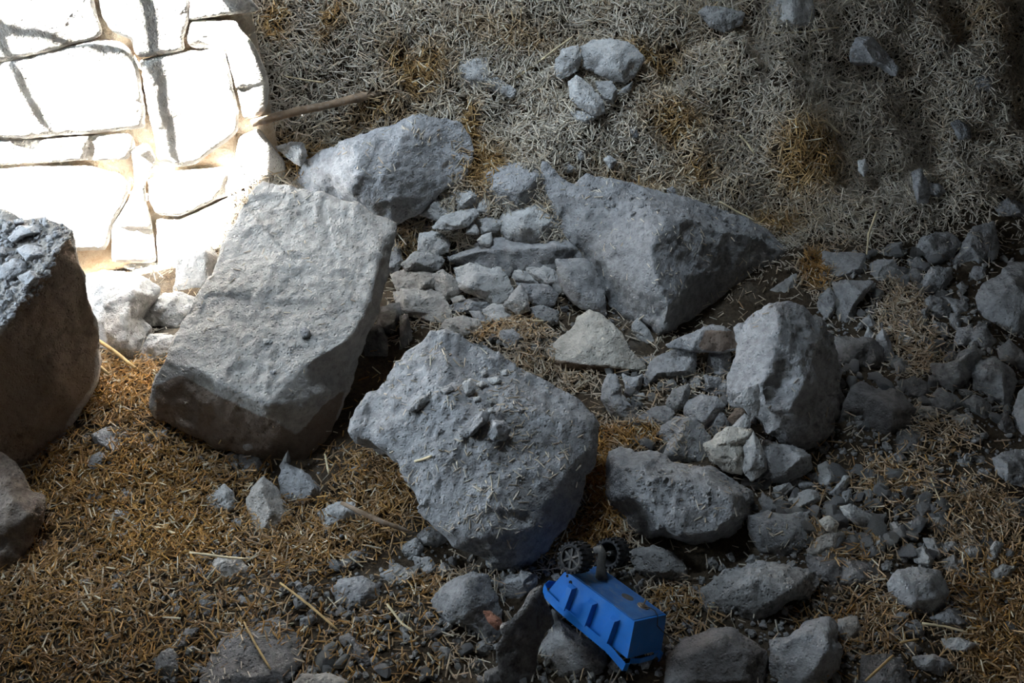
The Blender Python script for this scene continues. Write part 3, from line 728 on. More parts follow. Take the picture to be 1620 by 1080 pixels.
# -- right side: foot of the straw slope
rock(9, 'stone', 'squarish grey stone at the foot of the straw slope, right of the wedge boulder', "250,180 340,180 440,185 450,260 420,300 290,320 250,265")
rock(9, 'stone', 'split grey stone with a pale edge behind the straw hollow', "475,240 510,220 575,215 630,290 570,320 515,360 480,310")
rock(9, 'stone', 'dusty stone right behind the split grey stone', "515,180 560,140 620,130 615,200 560,215 515,215")
rock(9, 'stone', 'upright grey stone at the foot of the slope with a dark right side', "695,160 720,110 780,85 840,90 900,135 850,200 760,250 740,200")
rock(9, 'stone', 'blocky grey stone with straw on its top at the slope foot', "860,235 920,140 960,60 1050,40 1058,100 1075,140 1060,210 980,240 890,280", straw=20)
rock(9, 'stone', 'small grey stone under the blocky stone', "940,290 965,245 1010,250 1020,300 975,330")
rock(9, 'stone', 'small rounded stone left below the upright grey stone, upper', "645,230 690,200 730,220 735,265 680,255", mat='grey')
rock(9, 'stone', 'small rounded stone left below the upright grey stone, lower', "640,260 690,255 720,290 715,325 665,310", mat='grey')
rock(9, 'stone', 'dark angular stone under the upright grey stone', "700,340 760,250 850,255 860,300 810,350 750,370", mat='grey')
rock(9, 'boulder', 'big smooth blue-grey boulder at the picture edge, right of the rubble', "975,390 1010,330 1090,280 1100,250 1160,228 1230,225 1300,300 1330,420 1280,560 1180,590 1130,580 1060,550 1010,500 985,440", "1060,400,70 1150,330,70 1240,400,80 1160,500,90", cat='rock', res=0.009, amt=0.6)
rock(9, 'stone', 'dark slanting stone behind the tall lumpy boulder', "300,330 350,315 475,325 440,380 400,430 395,500 350,545 300,500 320,420", mat='grey')
rock(9, 'stone', 'narrow dim stone just behind the shoulder of the lumpy boulder', "215,455 235,390 275,350 315,400 290,480 260,510", mat='grey')
rock(9, 'stone_slab', 'long dark stone lying beside the lumpy boulder', "310,580 400,580 480,590 530,640 520,715 440,720 340,710 315,650", mat='dark')
rock(9, 'stone', 'dark pointed stone at the end of the long dark stone', "500,580 530,535 560,590 590,690 530,690", mat='grey')
rock(9, 'stone', 'little dark pointed stone above the long dark stone', "440,580 460,530 490,570 480,590 450,600", mat='grey')
rock(9, 'stone', 'rounded grey stone beside the straw hollow', "730,410 760,380 810,400 850,450 840,500 780,490 740,440")
rock(9, 'stone', 'grey stone with a light tip in the straw hollow', "680,460 740,440 745,500 700,535 680,510")
rock(9, 'stone', 'dark stone with one pale facet right of the straw hollow', "755,570 775,505 830,520 850,580 800,590")
rock(9, 'stone', 'slim grey stone left of the big smooth boulder', "850,470 890,460 905,530 880,560 850,520")
rock(9, 'stone', 'broad dim stone under the left side of the big smooth boulder', "870,620 890,540 1020,530 1060,600 1040,650 960,620")
rock(9, 'stone', 'small pale-fronted stone in the lower straw hollow', "730,630 760,605 805,640 790,690 735,670", mat='light')
rock(9, 'stone_block', 'squared grey block with a dark right side below the straw hollow', "760,710,0 880,690,0 885,650,-10 960,620,-20 1000,650,-20 960,760,0 870,845,20 800,810,20 770,760,10", "880,700,50 890,770,70 865,840,40 | 960,640,10", push=0.02)
rock(9, 'stone_block', 'blocky blue-grey stone right of the squared grey block', "960,760 980,700 1060,680 1150,730 1165,790 1130,920 1080,945 1000,850 960,830", "1100,760,50 1110,880,60 | 1020,740,40")
rock(9, 'stone', 'grey stone below the big smooth boulder', "1080,640 1130,595 1180,640 1220,690 1200,740 1140,710 1085,690")
rock(9, 'boulder', 'grey rock cut off by the picture edge below the blocky stone', "1150,940 1180,850 1230,800 1300,900 1250,1100 1180,1060", cat='rock')
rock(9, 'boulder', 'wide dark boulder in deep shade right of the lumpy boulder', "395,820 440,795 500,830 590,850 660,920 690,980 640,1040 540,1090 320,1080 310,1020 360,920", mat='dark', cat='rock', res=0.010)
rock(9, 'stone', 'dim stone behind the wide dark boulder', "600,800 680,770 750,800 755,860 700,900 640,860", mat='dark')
rock(9, 'stone', 'sloping grey stone left of the blocky blue-grey stone', "740,890 800,825 880,860 920,900 840,950 760,940")
rock(9, 'stone', 'narrow stone leaning under the blocky blue-grey stone', "920,890 970,855 1040,900 1070,1010 1030,1010 960,940")
rock(9, 'stone', 'flat-fronted pale stone in the gravel under the squared block', "860,960 950,940 970,990 1000,1020 900,1010 870,990", mat='light')
rock(9, 'stone', 'dark stone at the right edge under the blocky stone', "1075,960 1120,935 1150,1000 1180,1045 1110,1055 1080,1020", mat='dark')
rock(9, 'stone', 'brownish stone right beside the wide dark boulder', "690,910 760,910 810,960 780,1000 720,980", mat='warm')
for q, place in ranked(("840,650 870,640 885,680 830,700 805,690", "645,360 690,355 690,400 650,385", "580,700 620,680 640,740 600,760", "810,390 920,410 950,470 880,480", "430,500 470,470 500,530 450,540", "560,380 600,370 610,400 570,405", "700,380 725,370 735,405 705,415")):
    rock(9, 'stone', 'small grey stone around the slope-foot straw hollow, ' + place, q, group='small stones around the straw hollow')
# -- lower right
rock(12, 'boulder', 'rounded flattish boulder in the lower corner straw', "500,690 540,635 620,635 700,645 740,720 730,780 680,820 600,810 520,760", "560,680,40 660,680,50 690,750,70 600,770,80", cat='rock', amt=0.7)
rock(12, 'stone_slab', 'thin stone flake sticking out under the rounded flattish boulder', "670,830 740,790 810,850 790,865 720,855")
rock(12, 'boulder', 'angular light-topped boulder at the bottom edge', "45,910 110,910 180,850 270,830 300,870 300,920 320,950 290,1060 250,1120 100,1120 50,1000 60,960", cat='rock', res=0.009)
rock(12, 'boulder', 'smooth brownish boulder right of the angular boulder at the bottom', "310,840 380,830 400,900 425,940 410,1000 300,1070 320,940", mat='warm', cat='rock', push=-0.02)
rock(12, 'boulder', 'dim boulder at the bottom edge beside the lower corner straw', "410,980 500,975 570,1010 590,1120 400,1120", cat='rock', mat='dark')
rock(0, 'boulder', 'dark jagged rock below the low dusty rock', "1112,935 1150,905 1200,890 1225,893 1253,900 1283,905 1290,922 1275,942 1242,948 1225,965 1195,985 1150,980 1120,960", mat='crust', crust=.4, cat='rock', res=0.009)
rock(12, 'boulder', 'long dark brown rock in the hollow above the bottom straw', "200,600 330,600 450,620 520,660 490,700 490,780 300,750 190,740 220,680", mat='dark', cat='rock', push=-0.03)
rock(12, 'stone', 'pale cream chip beside the small straw tuft right of the dusty rock', "235,450 270,430 310,460 300,495 265,490", mat='pale', push=0.03)
rock(12, 'stone', 'brown-grey stone under the pale cream chip', "190,560 240,510 300,490 330,500 320,560 290,590 200,590", mat='warm')
rock(12, 'stone', 'long light stone at the left end of the gravel strip', "325,400 360,390 440,430 495,480 490,500 420,490 340,440", mat='light')
rock(12, 'stone', 'bright upright chunk in the gravel strip', "660,420 700,405 730,440 770,490 720,505 670,470", mat='light')
rock(12, 'stone', 'dim round-topped stone under the wide dark boulder', "515,180 550,110 600,95 640,130 640,200 570,195", mat='dark')
rock(12, 'stone', 'smooth little stone above the right-hand straw patch, at its top edge', "500,200 550,185 575,210 570,235 510,235", mat='grey')
rock(12, 'stone', 'brown-topped stone right of the dim round-topped stone', "650,130 700,115 725,150 690,165 655,155", mat='warm')
rock(12, 'boulder', 'wide blue-grey boulder at the picture edge above the corner straw', "910,210 960,190 1040,180 1120,240 1120,340 960,330 930,260", cat='rock')
rock(12, 'stone', 'angular stone with a light side left of the edge boulder', "760,320 790,300 830,330 820,370 770,380")
rock(12, 'stone', 'rounded grey stone under the edge boulder', "930,380 970,360 1030,370 1040,420 990,430 940,420")
rock(12, 'stone', 'leaning flat stone right of the angular rubble', "280,340 340,280 355,300 330,350 300,360", mat='grey')
rock(12, 'stone', 'upright narrow stone beside the leaning flat stone', "325,340 355,330 370,390 330,390", mat='grey')
rock(12, 'stone', 'grey stone with crumbs below the rounded flattish boulder', "570,850 610,835 650,870 630,905 580,900")
rock(12, 'stone', 'pale elongated lump in the bottom corner straw', "715,910 770,905 860,930 820,965 730,950", mat='light')
rock(12, 'stone', 'dull flat stone in the straw by the bottom edge', "600,980 680,970 760,1010 700,1050 620,1020", mat='grey')
rock(12, 'stone', 'dark stone left of the grey crumbly one by the bottom straw', "500,880 540,855 570,890 530,910", mat='dark')
rock(12, 'stone', 'brown stone under a lying straw stalk near the bottom', "560,930 600,920 640,950 590,980", mat='dark')
for q, place in ranked(("510,460 530,455 590,490 580,515 540,520 515,490", "440,560 470,510 495,540 490,590 450,595", "640,520 680,520 720,580 700,600 660,560", "600,570 640,550 680,600 670,630 610,610", "720,540 760,530 790,560 770,585 730,570",
          "795,545 860,555 870,590 830,620 800,580", "885,570 920,530 950,540 930,610 890,630", "900,650 950,620 1000,630 960,690 900,690", "600,460 620,450 640,480 620,505 600,495", "745,610 800,600 820,640 780,660", "560,330 600,310 640,350 600,360")):
    rock(12, 'stone', 'light angular stone of the gravel strip, ' + place, q, mat='light', group='angular stones of the gravel strip')
for q, place in ranked(("415,200 470,190 490,210 440,225", "770,215 800,205 840,230 820,250 780,240", "830,195 870,200 900,230 880,245 840,225", "700,310 740,300 740,360 700,340", "855,250 905,250 890,290 865,280", "720,190 750,180 770,205 735,215", "660,200 690,185 715,205 690,220")):
    rock(12, 'stone', 'small rounded stone left of the edge boulder, ' + place, q, group='small stones by the edge boulder')
# -- below the leaning block
rock(14, 'stone', 'tall triangular grey-brown stone on the straw below the leaning block', "230,350 250,290 300,240 340,270 380,340 415,420 390,460 280,495 250,440", "290,290,30 330,380,60 300,450,70", mat='warm', tilt=0.4)
rock(14, 'stone', 'grey stone with a brown lower side right of the tall triangular stone', "365,260 385,190 450,220 530,280 530,320 480,370 420,405 390,350", mat='grey', stain=["380,340 540,310 520,420 380,420"])
rock(14, 'stone', 'light pyramid-shaped stone lying alone on the golden straw', "55,330 140,272 175,300 185,370 150,395 60,360", "140,310,30 160,370,40", mat='light')
rock(14, 'stone', 'pale little stone propped under the bottom corner of the leaning block', "200,100 240,60 270,75 265,120 230,135", mat='light', push=0.05)
rock(14, 'stone', 'thin upright flake under the leaning block', "365,200,0 400,130,0 412,180,0 380,225,0", "392,180,15", mat='light', push=0.03, thick=0.3)
rock(14, 'stone', 'light jagged stone beside the dry branch in the straw', "525,380 600,348 660,350 710,400 620,440 560,475 535,450", mat='light')
rock(14, 'stone', 'pinkish little stone left of the light jagged stone', "425,440 470,400 520,385 515,420 470,450 430,460", mat='warm', push=-0.01)
rock(14, 'stone', 'squat brown-grey stone under a straw stalk, in the golden straw', "80,620 120,565 200,575 245,620 240,650 180,685 100,690", mat='warm')
rock(14, 'stone', 'angular dim stone below the squat stone in the golden straw', "20,740 60,718 115,765 90,815 50,790", mat='grey')
rock(14, 'stone', 'blocky dark grey stone in the middle of the bottom straw', "585,700 610,665 700,650 765,690 755,770 700,790 600,755", mat='grey')
rock(14, 'stone', 'small dim cube-like stone left of the dusty log-shaped stone', "450,820 500,800 520,820 480,870 450,850", mat='grey')
rock(14, 'stone', 'dusty log-shaped stone pointing to the bottom edge', "615,900 650,880 720,950 790,1020 740,1030 670,990", mat='dark')
rock(14, 'stone', 'pale brown rounded stone cut by the bottom edge', "430,1080 470,1050 560,1045 640,1075 620,1130 440,1130", mat='warm')
rock(14, 'stone', 'dull pointed stone behind the blocky dark grey stone', "595,610 640,560 710,540 690,600 620,640", mat='dark')
rock(14, 'stone', 'dusty clod left of the bottom of the rounded boulder, larger', "930,480 960,450 1000,440 1050,490 1010,530 950,520", mat='crust', crust=.8)
rock(14, 'stone', 'dusty clod left of the bottom of the rounded boulder, smaller', "860,530 920,490 950,530 930,570 880,565", mat='crust', crust=.8)
rock(14, 'stone', 'crumbly grey clod alone in the golden straw', "20,500 60,460 105,490 95,535 30,530", mat='crust', crust=1)
rock(14, 'stone_slab', 'flat blue-grey chip on the straw left of the rounded boulder', "645,210 720,185 730,205 680,230", mat='grey', tilt=0.6)
rock(14, 'stone', 'grey clod below the two dusty clods', "915,570 980,570 1015,630 960,650 920,610", mat='crust', crust=.8)
rock(14, 'stone', 'straw-dusted clod right of the blocky dark grey stone', "780,640 850,600 930,640 900,690 830,690", mat='crust', crust=.8, straw=25)
rock(14, 'stone', 'round brown stone right of the dusty log-shaped stone', "940,860 1000,840 1040,880 980,920", mat='dark')
rock(14, 'boulder', 'broad dark rock half buried in straw at the bottom edge', "40,1130 100,970 170,880 350,830 430,900 440,1000 330,1130", mat='dark', tilt=.7, bulge=.15, cat='rock', straw=60)
for q, place in ranked(("110,185 170,140 210,150 200,190 150,200", "205,140 280,165 300,210 250,235 205,230", "215,235 250,235 260,262 220,265", "240,170 268,140 282,175 262,190")):
    rock(14, 'stone', 'small grey stone heaped under the corner of the leaning block, ' + place, q, group='small stones under the leaning block')
for q, place in ranked(("330,640 360,630 390,650 380,680 340,680", "270,730 300,690 325,730 290,750", "905,870 930,825 950,850 930,890", "690,810 720,795 760,815 740,850 700,850", "170,420 210,410 230,430 200,445")):
    rock(14, 'stone', 'small dull stone around the blocky dark grey stone, ' + place, q, mat='grey', group='dull stones in the bottom straw')
# -- left corner
rock(13, 'stone', 'dim brown stone in the shade of the huge block, biggest there', "360,120 430,85 490,100 500,150 460,210 420,195 370,150", mat='grey')
rock(13, 'stone', 'rounded dark stone low in the golden straw, left one of a pair', "320,360 350,335 410,350 420,390 370,400 330,385", mat='dark')
rock(13, 'stone', 'tilted dark stone low in the golden straw, right one of a pair', "440,375 480,325 520,320 520,360 480,395", mat='grey')
rock(13, 'stone', 'dark lumpy stone just under the pair in the golden straw', "420,440 450,410 500,420 490,465 460,495 420,470", mat='grey')
rock(13, 'stone', 'dark angular stone low in the straw near the bottom edge', "690,900 740,860 770,870 720,950 680,950", mat='dark')
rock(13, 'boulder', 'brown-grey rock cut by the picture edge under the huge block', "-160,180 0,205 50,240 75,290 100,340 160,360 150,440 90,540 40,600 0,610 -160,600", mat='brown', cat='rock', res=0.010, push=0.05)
for q, place in ranked(("560,455 590,440 615,460 590,470", "690,430 730,430 740,455 705,480", "640,195 690,195 697,222 650,210", "495,530 520,530 550,590 530,590", "600,140 610,100 650,95 645,135", "550,120 580,110 580,140 555,145", "500,170 540,140 600,160 580,190 520,195", "645,440 670,430 680,460 650,470", "240,350 280,350 280,380 250,385")):
    rock(13, 'stone', 'small grey stone on the golden straw, ' + place, q, mat='grey', group='small stones on the golden straw')
# -- bottom, around the toy
rock(15, 'boulder', 'pointed grey rock left of the blue toy with a dark right side', "175,540 220,480 330,400 450,355 540,370 570,450 620,540 640,620 630,760 560,850 500,830 430,740 340,700 250,640", "400,420,70 385,520,110 420,620,130 345,700,60 | 520,560,90 540,740,80", cat='rock')
rock(15, 'stone', 'grey stone behind the pointed rock, touching the tub rim of the toy', "580,410 650,380 750,370 850,370 870,420 840,520 760,580 660,570 620,480", push=-0.01)
rock(15, 'stone', 'small reddish-brown stone on the pointed grey rock', "520,610 560,605 630,660 640,700 610,730 550,680", mat='red', push=0.07)
rock(15, 'stone_slab', 'thin dark slab standing on edge just left of the blue toy', "640,710,60 700,660,60 770,590,50 800,560,50 850,470,40 890,450,40 960,600,-30 980,690,-60 920,770,-60 880,860,-60 870,1000,-60 800,1120,-60 700,1120,20 640,1080,60 610,900,60 600,830,60 650,770,60", "660,780,70 720,690,70 800,600,65 870,490,55 | 760,850,10", mat='dark', anchor=(700, 1060, 40), thick=0.25, push=0.02)
rock(16, 'boulder', 'crumbly grey rock carrying the blue toy at the bottom edge', "185,610 230,680 340,740 430,790 560,850 640,900 665,990 700,1080 640,1140 90,1140 90,860 130,790 190,700", "260,760,60 400,860,110 540,950,120 300,1000,140", cat='rock', crust=.25, key='under', push=-0.03)
rock(15, 'stone', 'dark brown stone at the bottom edge under the thin slab', "530,1010 650,960 690,1100 530,1110", mat='dark')
rock(0, 'boulder', 'dark rock at the bottom edge right of the blue toy', "1085,1010 1150,995 1205,1030 1200,1100 1055,1100 1062,1040", mat='dark', cat='rock', res=.009)
rock(16, 'boulder', 'crumbly grey rock right above the toy wheels, under the flat-topped rock', "690,240 760,200 850,190 960,220 1050,330 1060,390 980,420 850,400 740,330", mat='crust', crust=.6, cat='rock')
rock(16, 'stone', 'dark stone in the straw behind the tail of the toy', "850,560 900,530 950,560 960,640 930,690 890,640", mat='dark', push=-.02)
# -- on the straw slope
rock(3, 'boulder', 'pale half-round boulder sitting high on the straw slope', "215,230 330,195 420,200 500,240 540,290 500,370 440,420 380,400 300,370 230,340", "300,260,50 370,250,70 400,330,80 470,290,40", mat='light', tilt=0, cat='rock')
rock(3, 'stone', 'split-off pale stone at the left of the half-round boulder', "95,300 130,250 200,230 215,290 200,350 110,400 92,360", mat='light', tilt=0)
rock(3, 'stone', 'grey stone under the half-round boulder, biggest of the broken ones', "165,420 200,385 270,440 320,490 330,560 290,575 220,540 170,490", mat='light', tilt=0)
rock(3, 'stone', 'squarish broken stone right under the half-round boulder', "295,415 370,410 395,450 380,520 340,510 310,460", mat='light', tilt=0)
rock(3, 'stone', 'slanted flake right of the squarish broken stone', "385,500 420,450 480,405 470,450 430,490", mat='light', tilt=0)
rock(3, 'stone', 'small broken stone at the bottom of the group on the slope', "170,560 240,560 295,590 260,620 200,610", mat='light', tilt=0)
rock(3, 'stone', 'dusty grey clod near the top edge left of the pale top rock', "815,60 860,30 940,40 1030,70 1020,120 940,150 870,130", mat='crust', crust=.8, tilt=0)
rock(3, 'boulder', 'pale rock cut by the top edge of the picture', "1140,40 1150,-50 1360,-50 1390,60 1395,120 1300,145 1190,110", "1270,0,50 1280,90,60", mat='light', tilt=0, cat='rock')
rock(3, 'stone', 'tiny pointed stone in the straw above the wedge boulder', "190,790 225,740 240,795 215,810", mat='light', tilt=0)
rock(3, 'stone', 'small pale stone in the straw behind the top of the wedge boulder', "330,800 360,780 400,810 370,850", mat='light', tilt=0)
rock(3, 'stone', 'little knob of stone at the peak of the wedge boulder', "120,840 155,812 195,850 150,870", mat='light', tilt=0)
rock(3, 'stone', 'small grey stone behind the middle of the wedge boulder top', "650,950 680,935 700,970 660,985", mat='grey', tilt=0)
rock(2, 'stone', 'pale ragged stone on the straw left of the half-round boulder', "955,330 1020,295 1170,290 1190,360 1250,400 1320,450 1310,490 1200,460 1100,450 1000,410 960,370", "1060,330,40 1120,390,50 1220,420,25", mat='light', tilt=0)
rock(2, 'stone', 'grey stone between the sunlit wall and the half-sunk boulder', "120,740 190,715 250,720 270,780 240,830 190,800", mat='light', tilt=0)
rock(4, 'stone', 'dim dust-covered stone high in the dark straw', "470,260 500,200 570,190 620,240 690,330 680,370 640,330 560,310 470,310", mat='grey', tilt=0)
rock(4, 'stone', 'little blue-grey chip in the dark straw', "500,810 540,800 552,850 530,885 505,860", mat='light', tilt=0)
rock(4, 'stone', 'narrow stone low on the dark straw slope, left of a pair', "770,870 820,850 860,960 850,1010 800,1020 780,940", mat='grey', tilt=0)
rock(4, 'stone', 'rounded stone low on the dark straw slope, right of a pair', "860,920 910,925 940,960 900,990 860,970", mat='grey', tilt=0)
rock(4, 'stone', 'roundish stone in the darkest part of the straw slope', "970,620 1000,600 1060,640 1065,690 1010,700", mat='grey', tilt=0)
rock(4, 'stone', 'grey stone at the right edge at the foot of the dark straw', "1190,1040 1250,1000 1320,1020 1350,1080 1200,1090", mat='grey', tilt=0)
rock(4, 'stone', 'half buried stone in the upper right straw', "1060,410 1120,380 1185,390 1170,450 1090,460", mat='grey', tilt=0)
# -- between huge block and leaning block, at the wall foot
rock(5, 'boulder', 'light grey boulder strewn with chips between the huge block and the leaning block', "380,330 460,310 550,320 650,345 715,390 690,430 640,480 620,520 680,560 660,600 640,680 600,740 540,760 440,780 430,600 400,470", "480,380,60 600,400,90 560,520,150 560,640,180 480,560,130", mat='light', cat='rock', res=0.009, key='gap')
rock(5, 'stone', 'jagged grey stone bridging the gap beside the leaning block', "630,510 680,450 750,410 800,410 880,440 860,510 800,550 720,540 660,545", mat='light', push=0.02, amt=1.4)
rock(5, 'stone', 'pale half-sunlit stone at the wall foot behind the leaning block', "800,260 840,210 930,190 980,260 960,370 890,410 830,440 790,400", mat='light', tilt=0)
rock(5, 'stone', 'upright bluish stone behind the golden straw by the leaning block', "650,660 670,600 720,600 790,600 810,640 770,700 700,720 620,730", mat='light')
rock(5, 'stone', 'bright cream stone at the foot of the sunlit wall', "535,270 600,230 720,225 735,280 690,325 590,330", mat='wall', tilt=0, push=-.02)
rock(5, 'stone_slab', 'flat pale chip on the light grey boulder, lower one', "470,410 520,395 555,415 540,442 480,438", mat='light', on=['gap'], tilt=.7, bulge=.1, thick=.3, anchor=(510, 420, 0))
rock(5, 'stone_slab', 'flat pale chip on the light grey boulder, upper one', "520,365 570,335 605,350 590,375 540,378", mat='light', on=['gap'], tilt=.7, bulge=.1, thick=.3, anchor=(560, 360, 0))
for q, place in ranked(("40,160 80,110 150,105 180,135 110,150 60,180", "80,210 130,190 200,210 200,240 120,260", "0,290 60,255 115,270 110,310 40,345 0,340", "80,335 140,305 180,340 120,370", "240,130 265,125 275,150 250,155", "190,75 205,62 218,105 195,108", "10,100 35,90 40,130 12,135", "205,150 235,145 240,175 210,180", "-30,210 20,200 30,235 -20,245", "60,80 100,68 110,90 70,98")):
    rock(5, 'stone', 'loose grey stone lying on the top of the huge block, ' + place, q, mat='grey', on=['left'], anchor=tuple([float(np.mean([p[k] for p in pts(q)])) for k in (0, 1)]) + (0,), push=0.012, tilt=.6, group='stones on top of the huge block')
# -- stones lying on the big boulders
rock(6, 'stone', 'small rough stone in the middle of the leaning block face', "528,565 545,553 563,568 556,590 536,592", mat='grey', on=['slab'], anchor=(545, 580, 0), push=0.006)
rock(6, 'stone', 'tiny flat pebble left of the rough stone on the leaning block', "403,595 435,600 432,613 405,612", mat='light', on=['slab'], anchor=(418, 606, 0), push=0.003)
rock(6, 'stone', 'tiny pebble low on the leaning block face', "425,705 448,703 446,716 428,717", mat='grey', on=['slab'], anchor=(436, 710, 0), push=0.003)
rock(10, 'stone', 'pale pebble near the top of the rounded boulder', "525,310 522,270 550,253 572,290 560,315 535,322", mat='light', on=['boulder'], anchor=(545, 300, 0), push=0.01)
rock(10, 'stone', 'elongated dusty stone lying on the rounded boulder', "505,465 600,385 628,395 622,420 545,492 515,482", mat='grey', on=['boulder'], anchor=(565, 440, 0), push=0.014)
rock(10, 'stone', 'knob-like stone casting a shadow on the rounded boulder', "622,480 640,425 690,428 712,460 690,505 645,502", mat='grey', on=['boulder'], anchor=(665, 475, 0), push=0.016)
rock(10, 'stone', 'dark crumb of mortar at the left of the rounded boulder top', "300,385 330,340 380,318 388,345 330,388", mat='crust', crust=.8, on=['boulder'], anchor=(345, 360, 0), push=0.008)
rock(10, 'stone', 'dark little clod left of the pale pebble on the boulder', "428,292 470,278 487,300 445,318", mat='crust', crust=.8, on=['boulder'], anchor=(455, 300, 0), push=0.008)
for q, place in ranked(("585,225 610,212 625,235 600,248", "620,255 660,245 680,265 640,280", "575,275 600,262 625,280 590,295", "670,225 700,215 705,240 680,245", "600,345 640,335 660,355 620,370", "620,375 645,370 650,392 625,392", "560,330 590,325 595,345 565,350", "585,212 598,205 600,220 588,222")):
    rock(10, 'stone', 'tiny grey pebble clustered on the rounded boulder, ' + place, q, mat='light', on=['boulder'], anchor=tuple([float(np.mean([p[k] for p in pts(q)])) for k in (0, 1)]) + (0,), push=0.004, group='pebbles on the rounded boulder')
# ------------------------------------------------------------------ loose pebbles and gravel
base_off = 0; AV = []; AT = []
for Vw, T in ALLROCK:
    AV.append(Vw); AT.append(T + base_off); base_off += len(Vw)
AV = np.concatenate(AV); AT = np.concatenate(AT)
ROCKS = BVHTree.FromPolygons(AV.tolist(), AT.tolist())
def rock_top(x, y):
    h = ROCKS.ray_cast(Vector((x, y, 2.2)), Vector((0, 0, -1)))
    return (h[0].z, h[1]) if h[0] is not None else (None, None)
def seen(p):
    d = Vector(p) - Vector(CAM); ln = d.length
    h = ROCKS.ray_cast(Vector(CAM), d / ln, ln - 0.006)
    return h[0] is None
def ico(seed, sub=1):
    bm = bmesh.new(); bmesh.ops.create_icosphere(bm, subdivisions=sub, radius=1)
    r = np.random.default_rng(seed)
    V = np.array([v.co for v in bm.verts]); bm.verts.index_update(); T = np.array([[v.index for v in f.verts] for f in bm.faces]); bm.free()
    k = 7; dirs = r.normal(size=(k, 3)); dirs /= np.linalg.norm(dirs, axis=1, keepdims=True)
    for d in dirs:                               # knock flat facets off
        c = r.uniform(0.45, 0.75); s = V @ d
        V = V - np.maximum(s - c, 0)[:, None] * d
    V = V * r.uniform(0.7, 1.25, 3) * np.array((1.15, 1, 0.75))
    return V + r.normal(0, 0.03, V.shape), T
PEB = []
for k in range(8):
    V, T = ico(500 + k, 2)
    me = mesh_np('pebble', V, T, False); me.materials.append(MAT[('grey', 'light', 'grey', 'crust')[k % 4]]); PEB.append(me)
ZONES = [
    ('loose pebble in the gravel right of the low dusty rock', 'pebbles of the gravel right of the dusty rock', [(1170, 740), (1480, 740), (1500, 880), (1300, 880), (1180, 800)], 92, 0.008, 0.021),
    ('loose pebble in the stone pile between leaning block and wedge boulder', 'pebbles of the stone pile', [(640, 330), (900, 330), (980, 560), (700, 560)], 44, 0.005, 0.012),
    ('loose pebble at the dim foot of the straw slope', 'pebbles at the dim slope foot', [(1310, 400), (1620, 380), (1620, 690), (1330, 690)], 66, 0.006, 0.018),
    ('loose pebble on the dark ground left of the blue toy', 'pebbles left of the toy', [(500, 880), (860, 880), (860, 1080), (500, 1080)], 30, 0.006, 0.018),
    ('loose pebble in the rubble below the pale cream triangle', 'pebbles below the pale triangle', [(950, 590), (1160, 590), (1160, 720), (1010, 720)], 38, 0.006, 0.015),
    ('loose pebble on the corner straw beside the gravel strip', 'pebbles on the corner straw', [(1440, 800), (1620, 800), (1620, 1000), (1480, 960)], 26, 0.006, 0.014),
]
for lab, grp, poly, cnt, rmin, rmax in ZONES:
    xs = [p[0] for p in poly]; ys = [p[1] for p in poly]; made = 0; tries = 0
    while made < cnt and tries < cnt * 14:
        tries += 1
        px, py = rng.uniform(min(xs), max(xs)), rng.uniform(min(ys), max(ys))
        if not inside_poly(np.array(px), np.array(py), poly): continue
        p = ground_at(px, py); r = rng.uniform(rmin, rmax)
        z = float(terrain(np.array([p[0]]), np.array([p[1]]))[0])
        q = (p[0], p[1], z + r * 0.35)
        if not seen((q[0], q[1], q[2] + r * 0.6)): continue
        o = link('pebble', PEB[rng.integers(0, 8)])
        o.location = q; o.scale = (r, r, r); o.rotation_euler = tuple(rng.uniform(-0.5, 0.5, 2)) + (rng.uniform(0, 6.3),)
        tag(o, lab, 'pebble', grp); made += 1
def scatter(name, label, cat, protos, P, S, mat, tilt=0.6):
    Vs = []; Ts = []; off = 0
    for p, s in zip(P, S):
        V, T = protos[rng.integers(0, len(protos))]
        a, b_, c = rng.uniform(-tilt, tilt), rng.uniform(-tilt, tilt), rng.uniform(0, 6.3)
        R = np.array(Matrix.Rotation(c, 3, 'Z') @ Matrix.Rotation(a, 3, 'X') @ Matrix.Rotation(b_, 3, 'Y'))
        Vs.append((V * s) @ R.T + p); Ts.append(T + off); off += len(V)
    o = link(name, mesh_np(name, np.concatenate(Vs), np.concatenate(Ts), False), mat)
    tag(o, label, cat, kind='stuff'); return o
protos = [ico(700 + k, 1) for k in range(10)]
GZ = [([(960, 570), (1180, 570), (1560, 740), (1560, 900), (1280, 900), (1000, 740)], 1500), ([(620, 300), (930, 300), (1000, 570), (640, 570)], 700),
      ([(1290, 400), (1620, 380), (1620, 740), (1290, 720)], 900), ([(420, 820), (1200, 880), (1250, 1080), (300, 1080)], 700), ([(1200, 860), (1620, 860), (1620, 1080), (1200, 1080)], 500),
      ([(60, 640), (560, 680), (560, 860), (120, 860)], 350), ([(400, 0), (1620, 0), (1620, 400), (700, 300)], 300)]
P = []; S = []
for poly, cnt in GZ:
    xs = [p[0] for p in poly]; ys = [p[1] for p in poly]
    for _ in range(cnt):
        px, py = rng.uniform(min(xs), max(xs)), rng.uniform(min(ys), max(ys))
        if not inside_poly(np.array(px), np.array(py), poly): continue
        p = ground_at(px, py); r = 0.0022 * math.exp(abs(rng.normal(0, 0.55)))
        z = float(terrain(np.array([p[0]]), np.array([p[1]]))[0])
        P.append((p[0], p[1], z + r * 0.3)); S.append(r)
scatter('gravel', 'fine grey gravel and crumbs strewn over the floor', 'gravel', protos, P, S, MAT['grey'])
P = []; S = []
